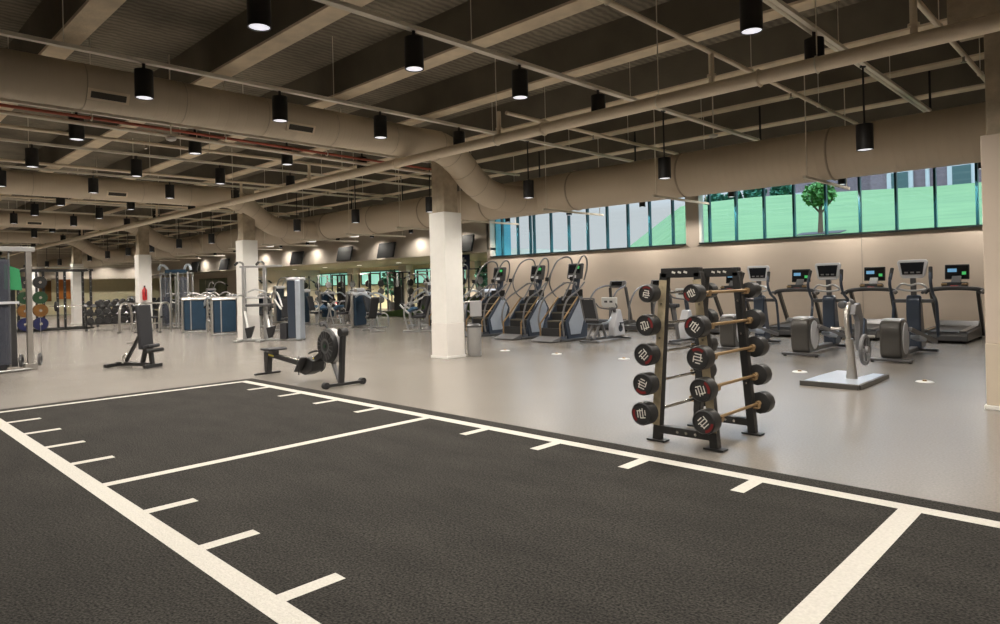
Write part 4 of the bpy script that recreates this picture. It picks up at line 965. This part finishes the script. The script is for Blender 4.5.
# ---- functional cable machine cut by the left edge
t = thing('cable_crossover', 'tall silver framed cable machine with dark shroud at the left edge', 'cable machine', (-16.40, 1.9, 0))
mb('steel').bar((.0, 1.14, .12), (.0, 1.14, 2.42), .10, .10).build('front_post', t, bevel=.012)
mb('silver').bar((.0, -1.2, 2.46), (.0, 1.25, 2.46), .12, .10).build('top_beam', t, bevel=.012)
mb('charcoal_pad').box((-.05, .62, 1.14), (.20, .26, 2.2)).build('rear_shroud', t, bevel=.02)
mb('dark_grey').prism([(.34, .06), (.34, 2.3), (.80, 2.3), (.95, 1.9), (.98, .06)], 'yz', -.30, -.26).build('side_shroud', t, bevel=.01)
mb('clear_plastic').box((.10, .50, 1.2), (.01, .62, 2.1)).build('clear_guard', t, smooth=False)
mb('steel').cyl((.12, .45, .5), (.12, .45, 2.38), .05, 14).build('guide_rod', t)
mb('steel').cyl((.06, .80, .1), (.06, .80, 2.38), .018, 8).build('guide_rod', t)
mb('light_grey').bar((.12, .1, 1.38), (.12, .95, 1.38), .05, .05).build('cross_brace', t)
mb('green_cloth').prism([(.58, 2.22), (.98, 2.05), (1.02, 1.62), (.64, 1.66)], 'yz', .03, .05).build('placard', t, smooth=False)
mb('red_plastic').box((.12, .56, .72), (.05, .05, .06)).build('selector_pin', t)
for dy in (-.16, .16):
    mb('dark_grey').ring((.04, 1.14+dy, .20), (.4, 1, 0), .105, .028, n=20, k=6).build('pulley', t)
mb('steel').cyl((.04, 1.32, .30), (.04, 1.32, 1.05), .005, 5).build('cable', t)
mb('silver').tube(bez([(.30, -1.4, .035), (.38, -.4, .035), (.30, .5, .035), (.12, 1.05, .035), (.0, 1.2, .035)], 6), .04, 8, flat=.5).build('curved_base', t)
mb('steel').box((0, 1.14, .07), (.22, .22, .12)).build('post_foot', t, bevel=.01)

# ---- black double power rack with loaded plates
t = thing('power_rack', 'black double power rack with a chin bar at the far left', 'power rack', (-33.0, 6.9, 0))
for y in (-1.25, -.40, .35, 1.30):
    for x in (-.6, .6):
        u_ = mb('rack_black').bar((x, y, .02), (x, y, 2.56), .085, .085).build('upright', t, bevel=.008)
        for k in range(9): mb('light_grey').cyl((x+.044, y, .5+.22*k), (x+.047, y, .5+.22*k), .014, 6).build('peg_hole', u_, smooth=False)
for x in (-.6, .6):
    for z in (2.52, .06): mb('rack_black').bar((x, -1.35, z), (x, 1.40, z), .08, .08).build('side_beam', t, bevel=.008)
for y in (-1.25, .35, 1.30): mb('rack_black').bar((-.6, y, 2.52), (.6, y, 2.52), .07, .07).build('top_beam', t, bevel=.008)
mb('steel').tube(bez([(.66, -1.25, 2.50), (.74, -.9, 2.62), (.74, .9, 2.62), (.66, 1.25, 2.50)], 6), .022, 8).build('chin_bar', t)
for y in (-1.25, 1.30): mb('steel').bar((-.6, y+.06, 1.0), (.6, y+.06, 1.0), .05, .05).build('safety_arm', t)
t = thing('barbell', 'long barbell racked on the black power rack', 'barbell', (-32.32, 7.78, 1.02))
mb('chrome').cyl((0, -1.1, 0), (0, 1.1, 0), .016, 8).build('bar', t)
for y in (-.85, .85): mb('rubber').lathe([(.02, 0), (.2, 0), (.21, .02), (.2, .05), (.02, .05)], (0, y, 0), (0, 1 if y > 0 else -1, 0), n=20).build('weight_plate', t)
def plate(x, y, z, r, m_, label):
    t = thing('bumper_plate', label, 'weight plate', (x, y, z), group=None)
    mb(m_).lathe([(.03, 0), (r*.45, .0), (r*.5, .02), (r*.8, .02), (r*.86, .0), (r, .0), (r, .16), (.03, .16)], (0, 0, 0), (1, 0, 0), n=28).build('plate_body', t)
    mb('chrome').lathe([(.001, .17), (.055, .17), (.06, .155)], (0, 0, 0), (1, 0, 0), n=18).build('steel_hub', t)
    mb('rack_black').cyl((-.12, 0, 0), (.02, 0, 0), .025, 8).build('storage_peg', t)
for z, r, m_, nm in ((2.02, .24, 'plate_rubber', 'black'), (1.40, .25, 'green_rubber', 'green'), (.88, .26, 'orange_dark', 'orange'), (.34, .26, 'blue_rubber', 'dark blue')):
    plate(-32.32, 6.35, z, r, m_, '%s bumper plate stored on the power rack, right stack' % nm)
    plate(-32.45, 5.85, z, r, m_, '%s bumper plate stored on the power rack, left stack' % nm)
# ---- dumbbell racks
def dumbbell_rack(x, y, rz, label, glabel):
    t = thing('dumbbell_rack', label, 'dumbbell rack', (x, y, 0), math.radians(rz), 'dumbbell racks')
    for q in (-1, 1):
        mb('rack_black').bar((-.05, q*1.15, .02), (-.28, q*1.15, 1.12), .07, .07).bar((-.35, q*1.15, .04), (.35, q*1.15, .04), .07, .07).build('side_frame', t, bevel=.008)
    for k, z in enumerate((.32, .68, 1.02)):
        mb('rack_black').box((.12-.12*k, 0, z), (.34, 2.4, .03), ry=.35).build('shelf', t, bevel=.006)
    Rm = Matrix.Rotation(math.radians(rz), 4, 'Z')
    for k, z in enumerate((.32, .68, 1.02)):
        for j in range(8):
            p = Rm @ Vector((.12-.12*k, -1.02+.29*j, z+.10)); r = .125-.012*k
            if 'dbm%d' % k not in KIDS:
                d = mb('plate_rubber')
                for s_ in (-1, 1): d.lathe([(.02, .06), (r*.9, .06), (r, .08), (r, .16), (r*.9, .18), (.02, .18)], (0, 0, 0), (s_, 0, 0), n=10)
                d.use('chrome').cyl((-.07, 0, 0), (.07, 0, 0), .016, 8)
                o = d.build('dumbbell'); KIDS['dbm%d' % k] = o
            else:
                o = KIDS['dbm%d' % k].copy(); COL.objects.link(o)
            o.location = (x+p.x, y+p.y, p.z); o.rotation_euler = (0, .0, math.radians(rz))
            tag(o, 'black dumbbell on the %s shelf of the %s' % (['bottom', 'middle', 'top'][k], glabel), 'dumbbell', 'dumbbells on the %s shelf of the %s' % (['bottom', 'middle', 'top'][k], glabel))
dumbbell_rack(-30.6, 8.75, -10, 'three tier dumbbell rack just right of the power rack', 'rack right of the power rack')
dumbbell_rack(-34.6, 10.2, -10, 'three tier dumbbell rack farther back, left of the third column', 'farther dumbbell rack')
dumbbell_rack(-38.2, 11.9, -10, 'most distant dumbbell rack near the fourth column', 'most distant dumbbell rack')

# ---- half racks and cable towers in the recess
def half_rack(x, y, label, balls=0):
    t = thing('half_rack', label, 'squat rack', (x, y, 0), 0, 'half racks in the recess')
    for q in (-1, 1):
        mb('rack_black').bar((q*.58, 0, .02), (q*.58, 0, 2.35), .08, .08).bar((q*.58, .7, .02), (q*.58, .7, 2.35), .08, .08).build('upright', t, bevel=.008)
        mb('rack_black').bar((q*.58, -.6, .05), (q*.58, .75, .05), .08, .08).bar((q*.58, 0, 2.3), (q*.58, .7, 2.3), .07, .07).build('side_beam', t, bevel=.008)
        for z in (.7, 1.2, 1.7): mb('rubber').lathe([(.02, 0), (.21, 0), (.22, .02), (.21, .08), (.02, .08)], (q*.63, .7, z), (q, 0, 0), n=18).build('weight_plate', t)
    mb('steel').cyl((-.58, 0, 2.28), (.58, 0, 2.28), .02, 8).build('chin_bar', t)
    mb('chrome').cyl((-1.05, -.08, 1.35), (1.05, -.08, 1.35), .016, 8).build('racked_bar', t)
for i, (x, y) in enumerate(((-22.8, 23.2), (-25.6, 23.4), (-28.6, 23.4), (-31.4, 23.4), (-34.3, 23.4), (-37.4, 23.4), (-40.3, 23.4), (-43.3, 23.4))):
    half_rack(x, y, 'black half rack inside the low recess, %s from the right' % ORD[i])
def cable_tower(x, y, label):
    t = thing('cable_tower', label, 'cable station', (x, y, 0), 0, 'cable towers in the recess')
    for q in (-1, 1): mb('rack_black').bar((q*.34, 0, .02), (q*.34, 0, 2.2), .07, .10).build('upright', t, bevel=.008)
    mb('charcoal_pad').box((0, 0, .8), (.5, .2, 1.35)).build('weight_stack', t, bevel=.01)
    mb('rack_black').bar((-.4, 0, 2.2), (.4, 0, 2.2), .1, .08).bar((0, 0, 2.22), (0, -.6, 2.22), .06, .06).build('top_arm', t, bevel=.008)
    mb('rack_black').bar((-.4, -.1, .04), (.4, -.1, .04), .4, .06).build('base_frame', t, bevel=.008)
    mb('steel').tube(bez([(-.5, -.6, 1.92), (-.3, -.6, 2.0), (.3, -.6, 2.0), (.5, -.6, 1.92)], 4), .018, 6).cyl((0, -.6, 2.0), (0, -.6, 2.2), .006, 5).build('pull_bar', t)
for i, (x, y) in enumerate(((-20.9, 21.2), (-24.0, 21.0), (-27.6, 20.9), (-33.0, 20.9), (-38.6, 20.9), (-44.3, 20.9))):
    cable_tower(x, y, 'black cable tower at the front of the recess, %s from the right' % ORD[i])
def ball(x, y, z, r, m_, label):
    t = mb(m_).lathe([(r*math.sin(PI*k/12)+.0001, -r*math.cos(PI*k/12)) for k in range(13)], (0, 0, 0), n=20, cap=False).build('stability_ball')
    t.location = (x, y, z); tag(t, label, 'exercise ball')
ball(-26.9, 21.9, .33, .33, 'green_cloth', 'green stability ball on the recess floor, right of middle')
ball(-35.4, 21.9, .33, .33, 'red_plastic', 'red stability ball on the recess floor')
# leafy planters glimpsed in the recess
for i, (x, y) in enumerate(((-25.7, 25.4), (-23.9, 25.6), (-34.3, 25.4))):
    t = thing('potted_plant', ['tall leafy plant behind the racks, middle of the recess', 'tall leafy plant behind the racks, right side of the recess', 'tall leafy plant behind the racks, left side of the recess'][i], 'plant', (x, y, 0))
    mb('dark_grey').lathe([(.22, 0), (.28, .5), (.26, .5)], (0, 0, 0), n=18).build('pot', t)
    g = mb('leaf_dark'); crown(g, (0, 0, 1.75), (.75, .6, .85), 260, .16); g.build('foliage', t, smooth=False, fix=False)
    mb('bark').cyl((0, 0, .4), (0, 0, 1.6), .04, 8).build('stem', t)

# ---- hanging screens on the soffit
for i, (x, lab) in enumerate(((-20.75, 'black wall screen peeking out right of the near white column'), (-26.15, 'black wall screen tilted down on the soffit, nearest left of the near column'), (-29.75, 'black wall screen tilted down on the soffit, middle of three'), (-34.65, 'black wall screen tilted down on the soffit, left of three'), (-44.3, 'black wall screen tilted down left of the second white column, right one'), (-49.3, 'black wall screen tilted down left of the second white column, left one'))):
    t = thing('wall_screen', lab, 'television', (x, YW-.30, 3.24))
    h = mb('tv').box((0, 0, 0), (1.30, .07, .74), rx=-.22).build('screen_frame', t, bevel=.012)
    mb('tv').box((0, -.037, .0), (1.22, .004, .66), rx=-.22).build('screen', h, smooth=False)
    mb('black_metal').bar((0, .02, 0), (0, .31, .05), .2, .12).build('wall_bracket', t)
# small sign with a pale emblem and framed orange panels far left
t = thing('blue_sign', 'small square blue sign with pale emblem left of the near column', 'sign', (-22.1, 20.4, 2.52))
mb('blue_rubber').box((0, 0, 0), (.75, .05, .70)).build('sign_board', t, bevel=.01); mb('light_grey').box((0, -.03, .0), (.10, .01, .42)).box((0, -.03, .06), (.34, .01, .09)).build('emblem', t, smooth=False)
mb('black_metal').cyl((0, 0, .34), (0, 0, .43), .03, 8).build('ceiling_mount', t)
for i, (y, z, m_) in enumerate(((11.6, 1.75, 'orange_dark'), (13.0, 1.9, 'orange'))):
    t = thing('wall_panel', ['brown orange wall panel at the far end, left one', 'bright orange wall panel at the far end, right one'][i], 'wall panel', (XW0+.12, y, z))
    mb(m_).box((0, 0, 0), (.06, 1.0, 1.5)).build('panel_board', t, bevel=.01); mb('dark_grey').box((0.02, 0, .76), (.05, 1.04, .04)).build('panel_rail', t)
